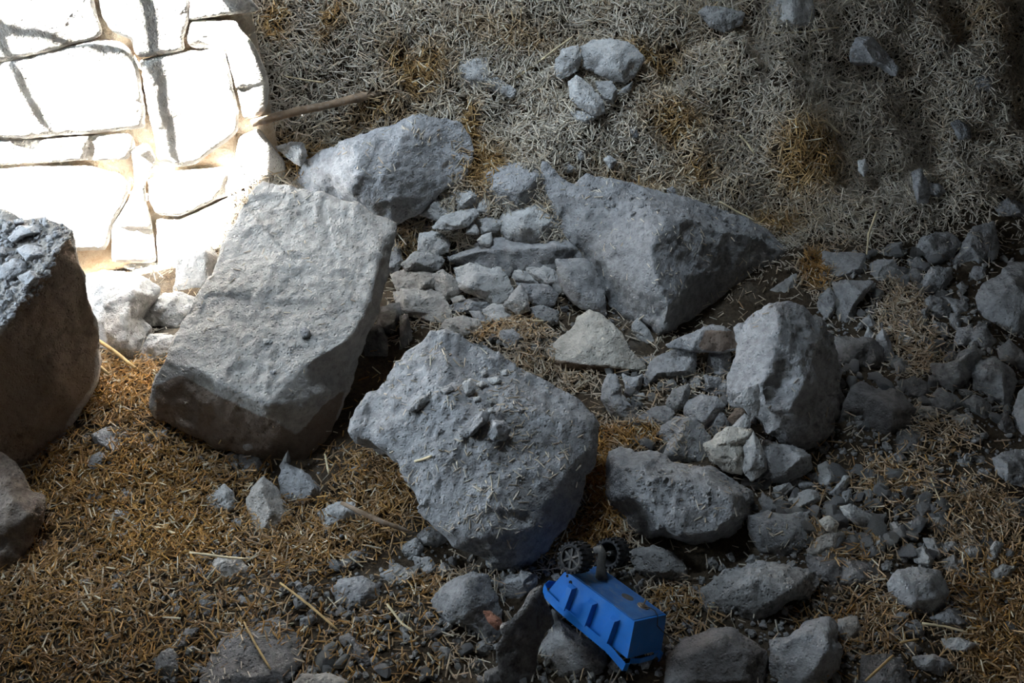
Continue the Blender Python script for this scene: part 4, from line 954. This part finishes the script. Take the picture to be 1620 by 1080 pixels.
for poly, cnt in (([(300, 860), (1280, 880), (1480, 1080), (250, 1080)], 1100), ([(1200, 740), (1560, 740), (1560, 1000), (1250, 900)], 420), ([(20, 680), (420, 700), (420, 1080), (0, 1080)], 260), ([(1290, 420), (1600, 400), (1600, 720), (1300, 720)], 420)):
    xs = [p[0] for p in poly]; ys = [p[1] for p in poly]
    for _ in range(cnt):
        px, py = rng.uniform(min(xs), max(xs)), rng.uniform(min(ys), max(ys))
        if not inside_poly(np.array(px), np.array(py), poly): continue
        p = ground_at(px, py); r = 0.0045 * math.exp(abs(rng.normal(0, 0.5)))
        z = float(terrain(np.array([p[0]]), np.array([p[1]]))[0]); P.append((p[0], p[1], z + r * 0.35)); S.append(r)
scatter('earth_clods', 'dark crumbly clods of earth littering the floor', 'clods', protos, P, S, MAT['crust'])
def crumbs_on(name, label, key, poly, cnt, rmin, rmax, mat='grey'):
    P = []; S = []
    xs = [p[0] for p in poly]; ys = [p[1] for p in poly]
    for _ in range(cnt):
        px, py = rng.uniform(min(xs), max(xs)), rng.uniform(min(ys), max(ys))
        if not inside_poly(np.array(px), np.array(py), poly): continue
        d = bvh_depth(px, py, [key])
        if d is None: continue
        p = unproject(px, py, d); r = rmin + (rmax - rmin) * rng.random() ** 3
        P.append(p + np.array((0, 0, r * 0.2))); S.append(r)
    scatter(name, label, 'crumbs', protos, P, S, MAT[mat])
crumbs_on('rubble_crumbs', 'grey rubble crumbs covering the top of the huge block', 'left', [(-40, 345), (100, 350), (112, 370), (60, 470), (0, 520), (-40, 520)], 900, 0.0015, 0.010)
crumbs_on('rubble_crumbs', 'grey crumbs along the top edge of the wedge boulder', 'wedge', [(925, 290), (1000, 300), (1150, 330), (1230, 395), (1180, 375), (1060, 340), (1000, 345), (930, 310)], 600, 0.0015, 0.009)
crumbs_on('rubble_crumbs', 'grey crumbs strewn over the large rounded boulder', 'boulder', [(640, 600), (760, 560), (830, 620), (880, 760), (770, 820), (680, 720)], 420, 0.0009, 0.0045)
crumbs_on('rubble_crumbs', 'tiny grey crumbs on the face of the leaning block', 'slab', [(360, 480), (500, 480), (560, 520), (470, 620), (360, 620)], 160, 0.0008, 0.0032)
crumbs_on('rubble_crumbs', 'crumbly mortar bits on the broad flat-topped rock', 'flat', [(985, 740), (1060, 740), (1170, 800), (1160, 830), (1060, 770), (1040, 800), (1060, 850), (1000, 830)], 400, 0.001, 0.007, 'crust')

# ------------------------------------------------------------------ straw
m_straw, nt, b = new_mat('chopped_straw')
at = N(nt, 'ShaderNodeAttribute'); at.attribute_name = 'tone'
nt.links.new(at.outputs['Color'], b.inputs['Base Color']); b.inputs['Roughness'].default_value = 0.75; b.inputs['Specular IOR Level'].default_value = 0.25
HAY = [  # x, y, rx, ry in the photograph, cover, gold: patches of straw on the floor
    (195, 620, 80, 55, 1.5, .95), (200, 770, 190, 90, 1.3, .95), (260, 850, 150, 70, 1.3, 1.0), (110, 930, 170, 90, 1.1, .75), (120, 1030, 190, 60, .7, .7), (330, 980, 150, 100, .5, .75),
    (620, 770, 85, 60, 1.4, .65), (560, 830, 100, 40, 1.1, .6), (470, 870, 90, 45, 1.3, .8), (440, 820, 60, 30, 1, .8), (650, 365, 38, 30, 1.4, .65), (645, 400, 20, 22, 1.4, 1),
    (825, 525, 48, 32, 1.4, .6), (770, 530, 35, 20, 1.2, .7), (860, 575, 60, 25, 1.2, .45), (900, 605, 60, 18, .8, .35), (1000, 692, 58, 22, 1.6, .95), (945, 740, 26, 70, 1.5, 1), (915, 850, 80, 45, 1.4, .95), (960, 800, 40, 50, 1.4, 1),
    (1425, 500, 45, 60, 1.2, .45), (1460, 560, 40, 40, .9, .45), (1415, 765, 62, 34, 1.5, .7), (1545, 820, 70, 50, 1.2, .65), (1575, 920, 80, 80, 1.4, .85), (1590, 1020, 90, 80, 1.5, .85), (1350, 868, 50, 25, 1.2, .85), (1380, 985, 70, 60, .9, .75),
    (1290, 842, 16, 22, 1.5, .5), (1065, 950, 42, 32, 1.2, .85), (710, 925, 75, 24, 1.2, .45), (640, 980, 90, 70, .3, .6), (560, 1010, 160, 80, .30, .6), (1288, 430, 30, 42, 1.4, 1), (1480, 700, 60, 40, .5, .5), (720, 1040, 60, 40, .35, .5),
    (1100, 980, 50, 60, .35, .7), (1300, 1000, 60, 60, .35, .8), (760, 500, 180, 70, .25, .35), (1100, 620, 130, 90, .25, .3), (1350, 780, 160, 80, .2, .4)]
GOLD = [(660, 120, 48, 36, .85), (480, 235, 90, 34, .6), (600, 180, 90, 22, .45), (1065, 190, 60, 45, .55), (1010, 78, 90, 22, .6), (1275, 250, 55, 55, .75), (1230, 335, 70, 28, .5), (765, 275, 45, 45, .75), (745, 215, 14, 40, 1.0), (530, 45, 30, 22, .6),
        (980, 300, 120, 30, .4), (1100, 270, 50, 40, .45), (430, 30, 26, 30, .8), (820, 60, 120, 30, .35), (1540, 40, 80, 40, .3)]
def hay_fields(x, y):
    z = terrain(x, y, False)
    px, py, _ = project(np.stack([x, y, z], 1))
    heap = 1 / (1 + np.exp(-(y - (1.82 + 0.20 * np.clip(x - 0.2, 0, 1.2))) / 0.03))
    heap = heap * (1 / (1 + np.exp(-(x + 0.72) / 0.03)))
    cover = heap * 1.25 + 0.04
    P = np.stack([x, y, z], 1)
    gold = 0.04 + 0.30 * np.clip(fbm(P * 9.0, 61, 3) * 2 - 0.1, 0, 1)
    gold = gold * np.where(heap > 0.5, 1, 1.3)
    for (cx, cy, rx, ry, c, g) in HAY:
        w = np.exp(-(((px - cx) / rx) ** 2 + ((py - cy) / ry) ** 2) ** 1.5)
        cover = np.maximum(cover, c * w); gold = np.maximum(gold, g * np.minimum(w * 1.4, 1))
    for (cx, cy, rx, ry, g) in GOLD:
        w = np.exp(-(((px - cx) / rx) ** 2 + ((py - cy) / ry) ** 2)); gold = np.maximum(gold, np.minimum(1, g * 1.9 * w))
    fl = heap < 0.5
    gold = np.where(fl & (px < 700) & (py > 560), np.maximum(gold, 0.85), gold); gold = np.where(fl & (px > 1250) & (py > 700), np.maximum(gold, 0.65), gold)
    inframe = (px > -120) & (px < 1740) & (py > -140) & (py < 1200)
    return np.where(inframe, cover, cover * 0.10), gold, heap
def blades(P, Nrm, g, name, label, kind_tag, lmin=0.010, lmax=0.034, lift=0.012, stand=0.35, fresh=0.0):
    n = len(P)
    t1 = np.cross(Nrm, rng.normal(size=(n, 3))); t1 /= np.linalg.norm(t1, axis=1, keepdims=True)
    d = t1 + Nrm * rng.normal(0, stand, n)[:, None]; d /= np.linalg.norm(d, axis=1, keepdims=True)
    L = (lmin + (lmax - lmin) * rng.random(n) ** 1.6)[:, None]; w = rng.uniform(0.0007, 0.0018, n)[:, None]
    s = np.cross(d, Nrm); s /= np.linalg.norm(s, axis=1, keepdims=True) + 1e-9
    u = np.cross(s, d)
    c = P + Nrm * (rng.random(n) ** 1.3 * lift)[:, None]
    V = []
    for q, f in ((c - d * L / 2, 1.0), (c + d * L / 2, 0.75)):
        V += [q + s * w * f, q - s * w * f, q + u * w * 0.9 * f]
    V = np.stack(V, 1).reshape(-1, 3)
    tri = [(0, 2, 1), (3, 4, 5)]
    for j in range(3):
        k = (j + 1) % 3; tri += [(j, k, 3 + k), (j, 3 + k, 3 + j)]
    T = (np.array(tri)[None] + (np.arange(n) * 6)[:, None, None]).reshape(-1, 3)
    DUST = np.array((0.49, 0.445, 0.38)); PALE = np.array((0.64, 0.57, 0.43)); GLD = np.array((0.47, 0.265, 0.075)); ORN = np.array((0.22, 0.105, 0.028))
    t = rng.random(n)[:, None]
    grey = DUST * (1 - 0.5 * t ** 2) + PALE * 0.5 * t ** 2
    t = rng.random(n)[:, None]
    gl = ORN * (1 - t) + GLD * t
    gl = gl * (1 - fresh) + fresh * (PALE * np.array((1.0, 0.88, 0.62))) * (0.35 + 0.65 * t)
    gl[rng.random(n) < 0.10] = PALE
    k = np.clip(g + rng.normal(0, 0.13, n), 0, 1)[:, None]
    col = grey * (1 - k) + gl * k
    col = col * rng.uniform(0.68, 1.22, n)[:, None]
    colv = np.repeat(np.concatenate([np.clip(col, 0, 1), np.ones((n, 1))], 1), 6, 0)
    me = mesh_np(name, V, T, False)
    a = me.color_attributes.new('tone', 'FLOAT_COLOR', 'POINT'); a.data.foreach_set('color', colv.astype(np.float32).ravel())
    o = link(name, me, m_straw); tag(o, label, 'straw', kind='stuff'); return o
def tnormal(x, y):
    e = 0.012
    gx = (terrain(x + e, y) - terrain(x - e, y)) / (2 * e); gy = (terrain(x, y + e) - terrain(x, y - e)) / (2 * e)
    n = np.stack([-gx, -gy, np.ones_like(gx)], 1); return n / np.linalg.norm(n, axis=1, keepdims=True)
nb = 560000
X = rng.uniform(-1.35, 1.75, nb); Y = rng.uniform(0.62, 2.75, nb)
cov, gold, heap = hay_fields(X, Y)
keep = rng.random(nb) < cov * np.where(heap > 0.5, 0.52, 0.62)
X, Y, gold, heap = X[keep], Y[keep], gold[keep], heap[keep]
Pt = np.stack([X, Y, terrain(X, Y)], 1); Nt = tnormal(X, Y)
hi = heap > 0.5
blades(Pt[hi], Nt[hi], gold[hi], 'straw_slope', 'dusty grey chopped straw covering the slope at the back', 'straw', 0.014, 0.048, 0.020, 0.36, 0.30)
left = (~hi) & (X < -0.05) & (Y < 1.75)
mid = (~hi) & ~left
blades(Pt[left], Nt[left], gold[left], 'golden_straw', 'golden chopped straw over the floor below the huge block and leaning block', 'straw', 0.008, 0.034, 0.018, 0.38)
blades(Pt[mid], Nt[mid], gold[mid], 'straw_litter', 'golden straw tufts between the stones and in the lower corner beyond the toy', 'straw', 0.010, 0.034, 0.016, 0.38)
# bits of straw lying on the stones
SP_, SN_ = [], []
for cnt, Vw, T in BUILT:
    tri = Vw[T]; nn = np.cross(tri[:, 1] - tri[:, 0], tri[:, 2] - tri[:, 0]); ar = np.linalg.norm(nn, axis=1); nn = nn / (ar[:, None] + 1e-12)
    w = ar * (nn[:, 2] > 0.45) * (0.15 + np.clip(fbm(tri.mean(1) * 14, 77, 2) * 2.5, 0, 1)); w = w / w.sum()
    k = rng.choice(len(T), cnt, p=w)
    bc = rng.dirichlet((1, 1, 1), cnt)
    SP_.append((tri[k] * bc[:, :, None]).sum(1)); SN_.append(nn[k])
SP_ = np.concatenate(SP_); SN_ = np.concatenate(SN_)
blades(SP_, SN_, np.full(len(SP_), 0.12), 'straw_bits', 'pale bits of straw lying on the boulders', 'straw', 0.006, 0.022, 0.002, 0.06)

# ------------------------------------------------------------------ single stalks, sticks and twigs
m_stalk = plain_mat('pale_straw_stalk', (0.60, 0.50, 0.32), rough=0.7, var=0.25, scale=40)
m_gold = plain_mat('golden_straw_stalk', (0.42, 0.29, 0.13), rough=0.7, var=0.25, scale=40)
m_stick = plain_mat('dusty_brown_stick', (0.23, 0.16, 0.105), rough=0.95, var=0.4, scale=35, bump=0.5, dust=(0.36, 0.33, 0.29), dust_amt=0.7)
def stalk(name, label, cat, path, rad, mat, lift=0.012, lifts=None, on=None, knot=False, sides=6):
    Q = []
    for i, (px, py) in enumerate(path):
        d = bvh_depth(px, py, on) if on else None
        if d is None: d = ground_depth(px, py)
        l = lifts[i] if lifts else lift
        Q.append(unproject(px, py, d - l))
    Q = np.array(Q); t = np.linspace(0, len(Q) - 1, max(6, 4 * (len(Q) - 1) + 1))
    path3 = np.stack([np.interp(t, np.arange(len(Q)), Q[:, k]) for k in range(3)], 1)
    path3 = path3 + fbm(path3 * 12, 5, 2)[:, None] * np.array((0.1, 0.1, 1)) * rad * 1.0
    rr = rad * (1 + 0.18 * vnoise(path3 * 60, 3)); rr[0] *= 0.85; rr[-1] *= 0.7
    org = path3.mean(0)
    V, T = tube_np(path3 - org, rr, sides)
    o = link(name, mesh_np(name, V, T), mat, None, org); tag(o, label, cat); return o
stalk('wooden_stick', 'brown wooden stick lying on the straw against the sunlit wall', 'stick', [(398, 194), (470, 178), (540, 163), (604, 149)], 0.0095, m_stick, lift=0.03, lifts=[0.10, 0.06, 0.035, 0.015], sides=9)
stalk('dry_branch', 'dry bent branch across the straw left of the rounded boulder', 'branch', [(540, 794), (575, 812), (605, 826), (648, 842)], 0.0045, m_stick, lifts=[0.05, 0.045, 0.04, 0.02])
stalk('twig', 'brown twig sticking up beside the huge block, longer one', 'twig', [(153, 537), (180, 556), (214, 582)], 0.0045, m_gold, lifts=[0.10, 0.07, 0.02])
stalk('twig', 'brown twig sticking up beside the huge block, shorter one', 'twig', [(137, 562), (155, 577), (172, 590)], 0.0042, m_gold, lifts=[0.10, 0.07, 0.04])
for lab, path, rad, lf in (
    ('long pale straw stalk under the rock at the top edge', [(1220, 53), (1270, 50), (1327, 43)], .0032, .03),
    ('thick pale straw stalk lying on the dark straw', [(1272, 167), (1300, 188), (1329, 212)], .0042, .025),
    ('straight pale stalk at the back edge of the wedge boulder', [(1138, 319), (1165, 335), (1196, 351)], .0030, .035),
    ('upright bent stalk rising at the foot of the dim straw slope', [(1371, 402), (1374, 370), (1387, 334)], .0030, .04),
    ('long thin stalk slanting left of the half-round boulder', [(816, 124), (860, 92), (906, 58)], .0028, .02),
    ('dull stalk behind the pale ragged stone on the slope', [(778, 104), (800, 75), (824, 44)], .0030, .02),
    ('short pale stalk above the brown stick', [(452, 121), (480, 126), (512, 130)], .0024, .015),
    ('broad pale shred on the slope above the wedge boulder', [(1170, 214), (1182, 226), (1193, 243)], .0030, .015),
    ('thin stalk in the straw over the stone pile top', [(850, 253), (890, 240)], .0022, .015),
    ('bright white stalk in the golden straw', [(243, 833), (262, 837), (282, 846)], .0032, .02),
    ('straw stalk lying over the squat stone', [(300, 873), (350, 880), (394, 884)], .0028, .075),
    ('long straw stalk slanting in the bottom straw', [(443, 922), (490, 958), (537, 998)], .0030, .03),
    ('bent stalk near the half buried rock at the bottom', [(386, 984), (405, 1020), (428, 1058)], .0026, .03),
    ('curved stalk right of the blocky dark grey stone', [(612, 955), (635, 985), (655, 999)], .0028, .025),
    ('thin stalk under the rounded flattish boulder', [(1459, 985), (1495, 991), (1530, 1000)], .0026, .025),
    ('pale short stalk left of the bottom corner straw', [(1424, 1016), (1453, 1011)], .0026, .03),
    ('yellow stalk slanting at the bottom edge', [(1369, 1077), (1392, 1056), (1413, 1036)], .0026, .05),
    ('thin upright stalk by the leaning block bottom', [(346, 702), (355, 685), (364, 670)], .0018, .06),
    ('fine stalk standing in the straw beside the boulder', [(520, 748), (514, 718)], .0026, .05),
    ('pale stalk across the straw above the gravel strip', [(1472, 756), (1484, 785), (1492, 800)], .0018, .03)):
    stalk('straw_stalk', lab, 'straw stalk', path, rad * 0.8, m_gold if 'yellow' in lab or 'bottom' in lab else m_stalk, lift=lf)
stalk('straw_stalk', 'bright shred of straw on the left of the rounded boulder', 'straw stalk', [(656, 729), (668, 726), (683, 721)], .0024, m_stalk, lift=.004, on=['boulder'])
stalk('straw_stalk', 'short white shred at the end of the straw tuft behind the boulder', 'straw stalk', [(844, 507), (860, 508)], .0026, m_stalk, lift=.03)

# ------------------------------------------------------------------ the blue toy, upside down
TR = np.array([[0.6791, 0.6457, 0.3491], [-0.714, 0.4708, 0.5182], [0.1702, -0.6012, 0.7807]]); TT = np.array((0.1567, 0.8703, 0.0466))
L1, W1, H, LB, W2, LA = 0.1573, 0.0981, 0.0587, 0.0943, 0.1044, 0.0965
toy = empty('toy_trailer')
toy.matrix_world = Matrix(((*TR[0], TT[0]), (*TR[1], TT[1]), (*TR[2], TT[2]), (0, 0, 0, 1)))
tag(toy, 'blue plastic toy truck bed lying upside down with black wheels in the air', 'toy')
m_blue = plain_mat('worn_blue_plastic', (0.012, 0.15, 0.52), rough=0.42, var=0.18, scale=14, bump=0.05, dust=(0.16, 0.24, 0.36), dust_amt=0.30)
m_under = plain_mat('dusty_blue_plastic', (0.03, 0.12, 0.33), rough=0.8, var=0.3, scale=18, bump=0.1, dust=(0.20, 0.21, 0.22), dust_amt=0.75)
m_black = plain_mat('black_rubber', (0.018, 0.018, 0.02), rough=0.7, var=0.3, scale=60, bump=0.1, dust=(0.12, 0.11, 0.10), dust_amt=0.35)
m_grey = plain_mat('grey_plastic', (0.075, 0.073, 0.07), rough=0.7, var=0.25, scale=60, dust=(0.22, 0.2, 0.18), dust_amt=0.5)
m_metal = plain_mat('rusty_metal', (0.28, 0.22, 0.17), rough=0.5, metal=0.7, var=0.4, scale=120, bump=0.2)
m_hole_shade = plain_mat('hole_shade_black', (0.01, 0.01, 0.012), rough=0.9)  # black that stands in for the shade inside small holes
def bm_obj(name, bm, mat, parent, smooth_=False, bevel=None, seg=2):
    if bevel: bmesh.ops.bevel(bm, geom=[e for e in bm.edges if e.calc_face_angle(0) > 0.5], offset=bevel, segments=seg, affect='EDGES')
    bmesh.ops.recalc_face_normals(bm, faces=bm.faces[:])
    me = bpy.data.meshes.new(name); bm.to_mesh(me); bm.free()
    for p in me.polygons: p.use_smooth = smooth_
    return link(name, me, mat, parent)
def hexa(bot, top):
    bm = bmesh.new(); b_ = [bm.verts.new(p) for p in bot]; t_ = [bm.verts.new(p) for p in top]; n = len(bot)
    bm.faces.new(b_[::-1]); bm.faces.new(t_)
    for i in range(n): bm.faces.new((b_[i], b_[(i + 1) % n], t_[(i + 1) % n], t_[i]))
    return bm
def frustum_shell(zc, grow, th):
    """tub: outer frustum, open at the rim (z = 0), floor at z = H"""
    def ring(z, inset):
        f = z / H
        x0 = -(LA * (1 - f) + L1 / 2 * f) + inset; x1 = LB * (1 - f) + L1 / 2 * f - inset; w = (W2 * (1 - f) + W1 * f) / 2 - inset
        return [(x0, -w, z), (x1, -w, z), (x1, w, z), (x0, w, z)]
    bm = bmesh.new()
    o0 = [bm.verts.new(p) for p in ring(0, 0)]; o1 = [bm.verts.new(p) for p in ring(H, 0)]
    i0 = [bm.verts.new(p) for p in ring(0, th)]; i1 = [bm.verts.new((p[0], p[1], H - th)) for p in ring(H - th, th)]
    for i in range(4):
        j = (i + 1) % 4
        bm.faces.new((o0[i], o0[j], o1[j], o1[i])); bm.faces.new((i0[j], i0[i], i1[i], i1[j])); bm.faces.new((o0[j], o0[i], i0[i], i0[j]))
    bm.faces.new(o1); bm.faces.new(i1[::-1])
    return bm
bm_obj('tub', frustum_shell(0, 0, 0.0022), m_blue, toy, bevel=0.0022, seg=3)
ins = 0.004
bm_obj('underside_panel', hexa([(-L1 / 2 + ins, -W1 / 2 + ins, H - 0.001), (L1 / 2 - ins, -W1 / 2 + ins, H - 0.001), (L1 / 2 - ins, W1 / 2 - ins, H - 0.001), (-L1 / 2 + ins, W1 / 2 - ins, H - 0.001)],
    [(-L1 / 2 + ins, -W1 / 2 + ins, H + 0.0008), (L1 / 2 - ins, -W1 / 2 + ins, H + 0.0008), (L1 / 2 - ins, W1 / 2 - ins, H + 0.0008), (-L1 / 2 + ins, W1 / 2 - ins, H + 0.0008)]), m_under, toy)
# flared lip: a band that stands off the tub wall and runs out to a pointed bow
def band(path, z0, z1, th, name):
    path = np.array(path); nx = np.gradient(path, axis=0); nrm = np.stack([nx[:, 1], -nx[:, 0]], 1); nrm /= np.linalg.norm(nrm, axis=1, keepdims=True)
    bm = bmesh.new(); rows = []
    for k, p in enumerate(path):
        z0k = z0[k]; z1k = z1[k]; q = p + nrm[k] * th
        rows.append([bm.verts.new((p[0], p[1], z0k)), bm.verts.new((p[0], p[1], z1k)), bm.verts.new((q[0], q[1], z1k)), bm.verts.new((q[0], q[1], z0k))])
    for k in range(len(rows) - 1):
        for j in range(4): bm.faces.new((rows[k][j], rows[k][(j + 1) % 4], rows[k + 1][(j + 1) % 4], rows[k + 1][j]))
    bm.faces.new(rows[0]); bm.faces.new(rows[-1][::-1])
    return bm_obj(name, bm, m_blue, toy, bevel=0.0005, seg=1)
w2 = W2 / 2
side = [(-LA - 0.012, -0.010), (-LA - 0.018, -0.028), (-LA - 0.012, -w2 + 0.008), (-LA + 0.004, -w2 - 0.003), (-0.06, -w2 - 0.006), (-0.02, -w2 - 0.006), (0.02, -w2 - 0.006), (0.055, -w2 - 0.006), (0.066, -w2 - 0.0055), (LB + 0.003, -w2 - 0.004), (LB + 0.004, -w2 + 0.004)]
zz1 = [0.014, 0.014, 0.013, 0.011, 0.008, 0.006, 0.005, 0.004, 0.002, -0.006, -0.006]; zz0 = [z - 0.014 for z in zz1]
band(side, zz0, zz1, 0.0018, 'lip')
band([(x, -y) for x, y in side][::-1], zz0[::-1], zz1[::-1], 0.0018, 'lip')
band([(LB + 0.002, w2 * 0.8), (LB + 0.007, 0.02), (LB + 0.007, -0.02), (LB + 0.002, -w2 * 0.8)], [-0.010] * 4, [-0.001] * 4, 0.0018, 'lip')
for sgn in (-1, 1):
    for xr in (-0.052, -0.004, 0.046):
        def yv(z): return sgn * ((W2 * (1 - z / H) + W1 * z / H) / 2)
        zb, zt = 0.003, H * 0.80
        bot = [(xr - 0.0120, yv(zb) - sgn * 0.001, zb), (xr + 0.0120, yv(zb) - sgn * 0.001, zb), (xr + 0.0085, yv(zb) + sgn * 0.0095, zb), (xr - 0.0085, yv(zb) + sgn * 0.0095, zb)]
        top = [(xr - 0.0085, yv(zt) - sgn * 0.001, zt), (xr + 0.0085, yv(zt) - sgn * 0.001, zt), (xr + 0.005, yv(zt) + sgn * 0.0095, zt - 0.005), (xr - 0.005, yv(zt) + sgn * 0.0095, zt - 0.005)]
        bm_obj('rib', hexa(bot, top), m_blue, toy, bevel=0.0012)
def disc(name, parent, mat, loc, r, h, axis='Z', seg=20, inner=None):
    bm = bmesh.new(); bmesh.ops.create_cone(bm, cap_ends=True, segments=seg, radius1=r, radius2=r * 0.96, depth=h)
    if axis == 'Y': bmesh.ops.rotate(bm, verts=bm.verts[:], matrix=Matrix.Rotation(math.pi / 2, 3, 'X'))
    bmesh.ops.translate(bm, verts=bm.verts[:], vec=loc)
    return bm_obj(name, bm, mat, parent, False)
sc = disc('screw', toy, m_metal, (0.048, 0.018, H + 0.0015), 0.0105, 0.0016); tag(sc, 'rusty screw with a washer')
disc('washer', sc, m_metal, (0.048, 0.018, H + 0.003), 0.007, 0.0022)
disc('screw_thread', sc, m_metal, (0.048, 0.018, H + 0.009), 0.0016, 0.012, seg=8)
disc('label_spot', toy, m_grey, (0.018, 0.012, H + 0.0009), 0.0115, 0.0006)
for (x, y, z, r) in ((-0.071, -W1 / 2 - 0.0005, H * 0.90, 0.0026), (-0.060, -W1 / 2 - 0.0010, H * 0.80, 0.0032)):
    disc('hole', toy, m_hole_shade, (x, y, z), r, 0.0012, 'Y', 10)  # solid black disc drawn in place of a shaded hole
wp = np.array([(0.056, 0.022, H + 0.004), (0.068, 0.024, H + 0.005), (0.078, 0.022, H + 0.001), (0.086, 0.018, H - 0.012), (0.104, 0.022, H - 0.018), (0.128, 0.032, H - 0.020)])
V, T = tube_np(wp, 0.0009, 6); link('wire', mesh_np('wire', V, T), m_black, toy)
# wheels: knobbly tyre, rim with six spokes, open on the inner side
def wheel(cy, face):
    """axis along local Y, centre at (wx, cy, wz); face = -1: the spoked face points to -Y"""
    wx, wz = -0.071, H + 0.030; R0, Wd = 0.0255, 0.034
    root = empty('wheel'); root.parent = toy; root.location = (wx, cy, wz)
    prof = [(R0 * 0.74, -Wd / 2), (R0 * 0.93, -Wd / 2), (R0, -Wd / 2 + 0.004), (R0, Wd / 2 - 0.004), (R0 * 0.93, Wd / 2), (R0 * 0.80, Wd / 2), (R0 * 0.74, Wd / 2 - 0.003)]
    n = 36; V = []; Q = []
    for i in range(n):
        a = 2 * math.pi * i / n
        for (r, y) in prof: V.append((r * math.cos(a), y * -face, r * math.sin(a)))
    m = len(prof)
    for i in range(n):
        for j in range(m): Q.append((i * m + j, ((i + 1) % n) * m + j, ((i + 1) % n) * m + (j + 1) % m, i * m + (j + 1) % m))
    ty = link('tyre', mesh_np('tyre', V, Q, True), m_black, root)
    bm = bmesh.new()
    for i in range(20):
        a = 2 * math.pi * i / 20
        for s_ in (-1, 1):
            mtx = Matrix.Rotation(-a - (0.08 if s_ > 0 else -0.08), 4, 'Y') @ Matrix.Translation((R0 * 0.99, s_ * Wd * 0.34, 0)) @ Matrix.Diagonal((0.0042, 0.0125, 0.0042, 1))
            bmesh.ops.create_cube(bm, size=1, matrix=mtx)
    tr = bm_obj('tread', bm, m_black, root); tr['kind'] = 'stuff'
    bm = bmesh.new()
    for k in range(3):
        bmesh.ops.create_cube(bm, size=1, matrix=Matrix.Rotation(k * math.pi / 3 + 0.25, 4, 'Y') @ Matrix.Translation((0, face * Wd * 0.40, 0)) @ Matrix.Diagonal((R0 * 1.5, 0.0022, 0.0038, 1)))
    bm_obj('spokes', bm, m_grey, root)
    bm = bmesh.new()
    bmesh.ops.create_cone(bm, cap_ends=True, segments=12, radius1=0.0045, radius2=0.0045, depth=Wd * 0.8, matrix=Matrix.Rotation(math.pi / 2, 4, 'X'))
    bm_obj('hub', bm, m_grey, root)
    bm = bmesh.new()
    bmesh.ops.create_cone(bm, cap_ends=True, segments=28, radius1=R0 * 0.74, radius2=R0 * 0.74, depth=0.002, matrix=Matrix.Translation((0, face * Wd * 0.33, 0)) @ Matrix.Rotation(math.pi / 2, 4, 'X'))
    bm_obj('rim_disc', bm, m_black, root)
    rp = np.array([(R0 * 0.75 * math.cos(a), face * Wd * 0.46, R0 * 0.75 * math.sin(a)) for a in np.linspace(0, 2 * math.pi, 29)])
    V, T = tube_np(rp, 0.0015, 6, cap=False); link('rim_ring', mesh_np('rim_ring', V, T), m_grey, root)
wheel(-0.046, -1); wheel(0.066, 1)
V, T = tube_np(np.array([(-0.071, -0.055, H + 0.030), (-0.071, 0.075, H + 0.030)]), 0.0022, 8); link('axle', mesh_np('axle', V, T), m_metal, toy)
bk = np.array([(-0.040, 0.008, H), (-0.046, 0.008, H + 0.012), (-0.054, 0.010, H + 0.026), (-0.060, 0.012, H + 0.040), (-0.068, 0.013, H + 0.044), (-0.076, 0.014, H + 0.036)])
V, T = tube_np(bk, np.array((0.012, 0.009, 0.0075, 0.0075, 0.0075, 0.007)), 10); link('axle_bracket', mesh_np('axle_bracket', V, T), m_grey, toy)
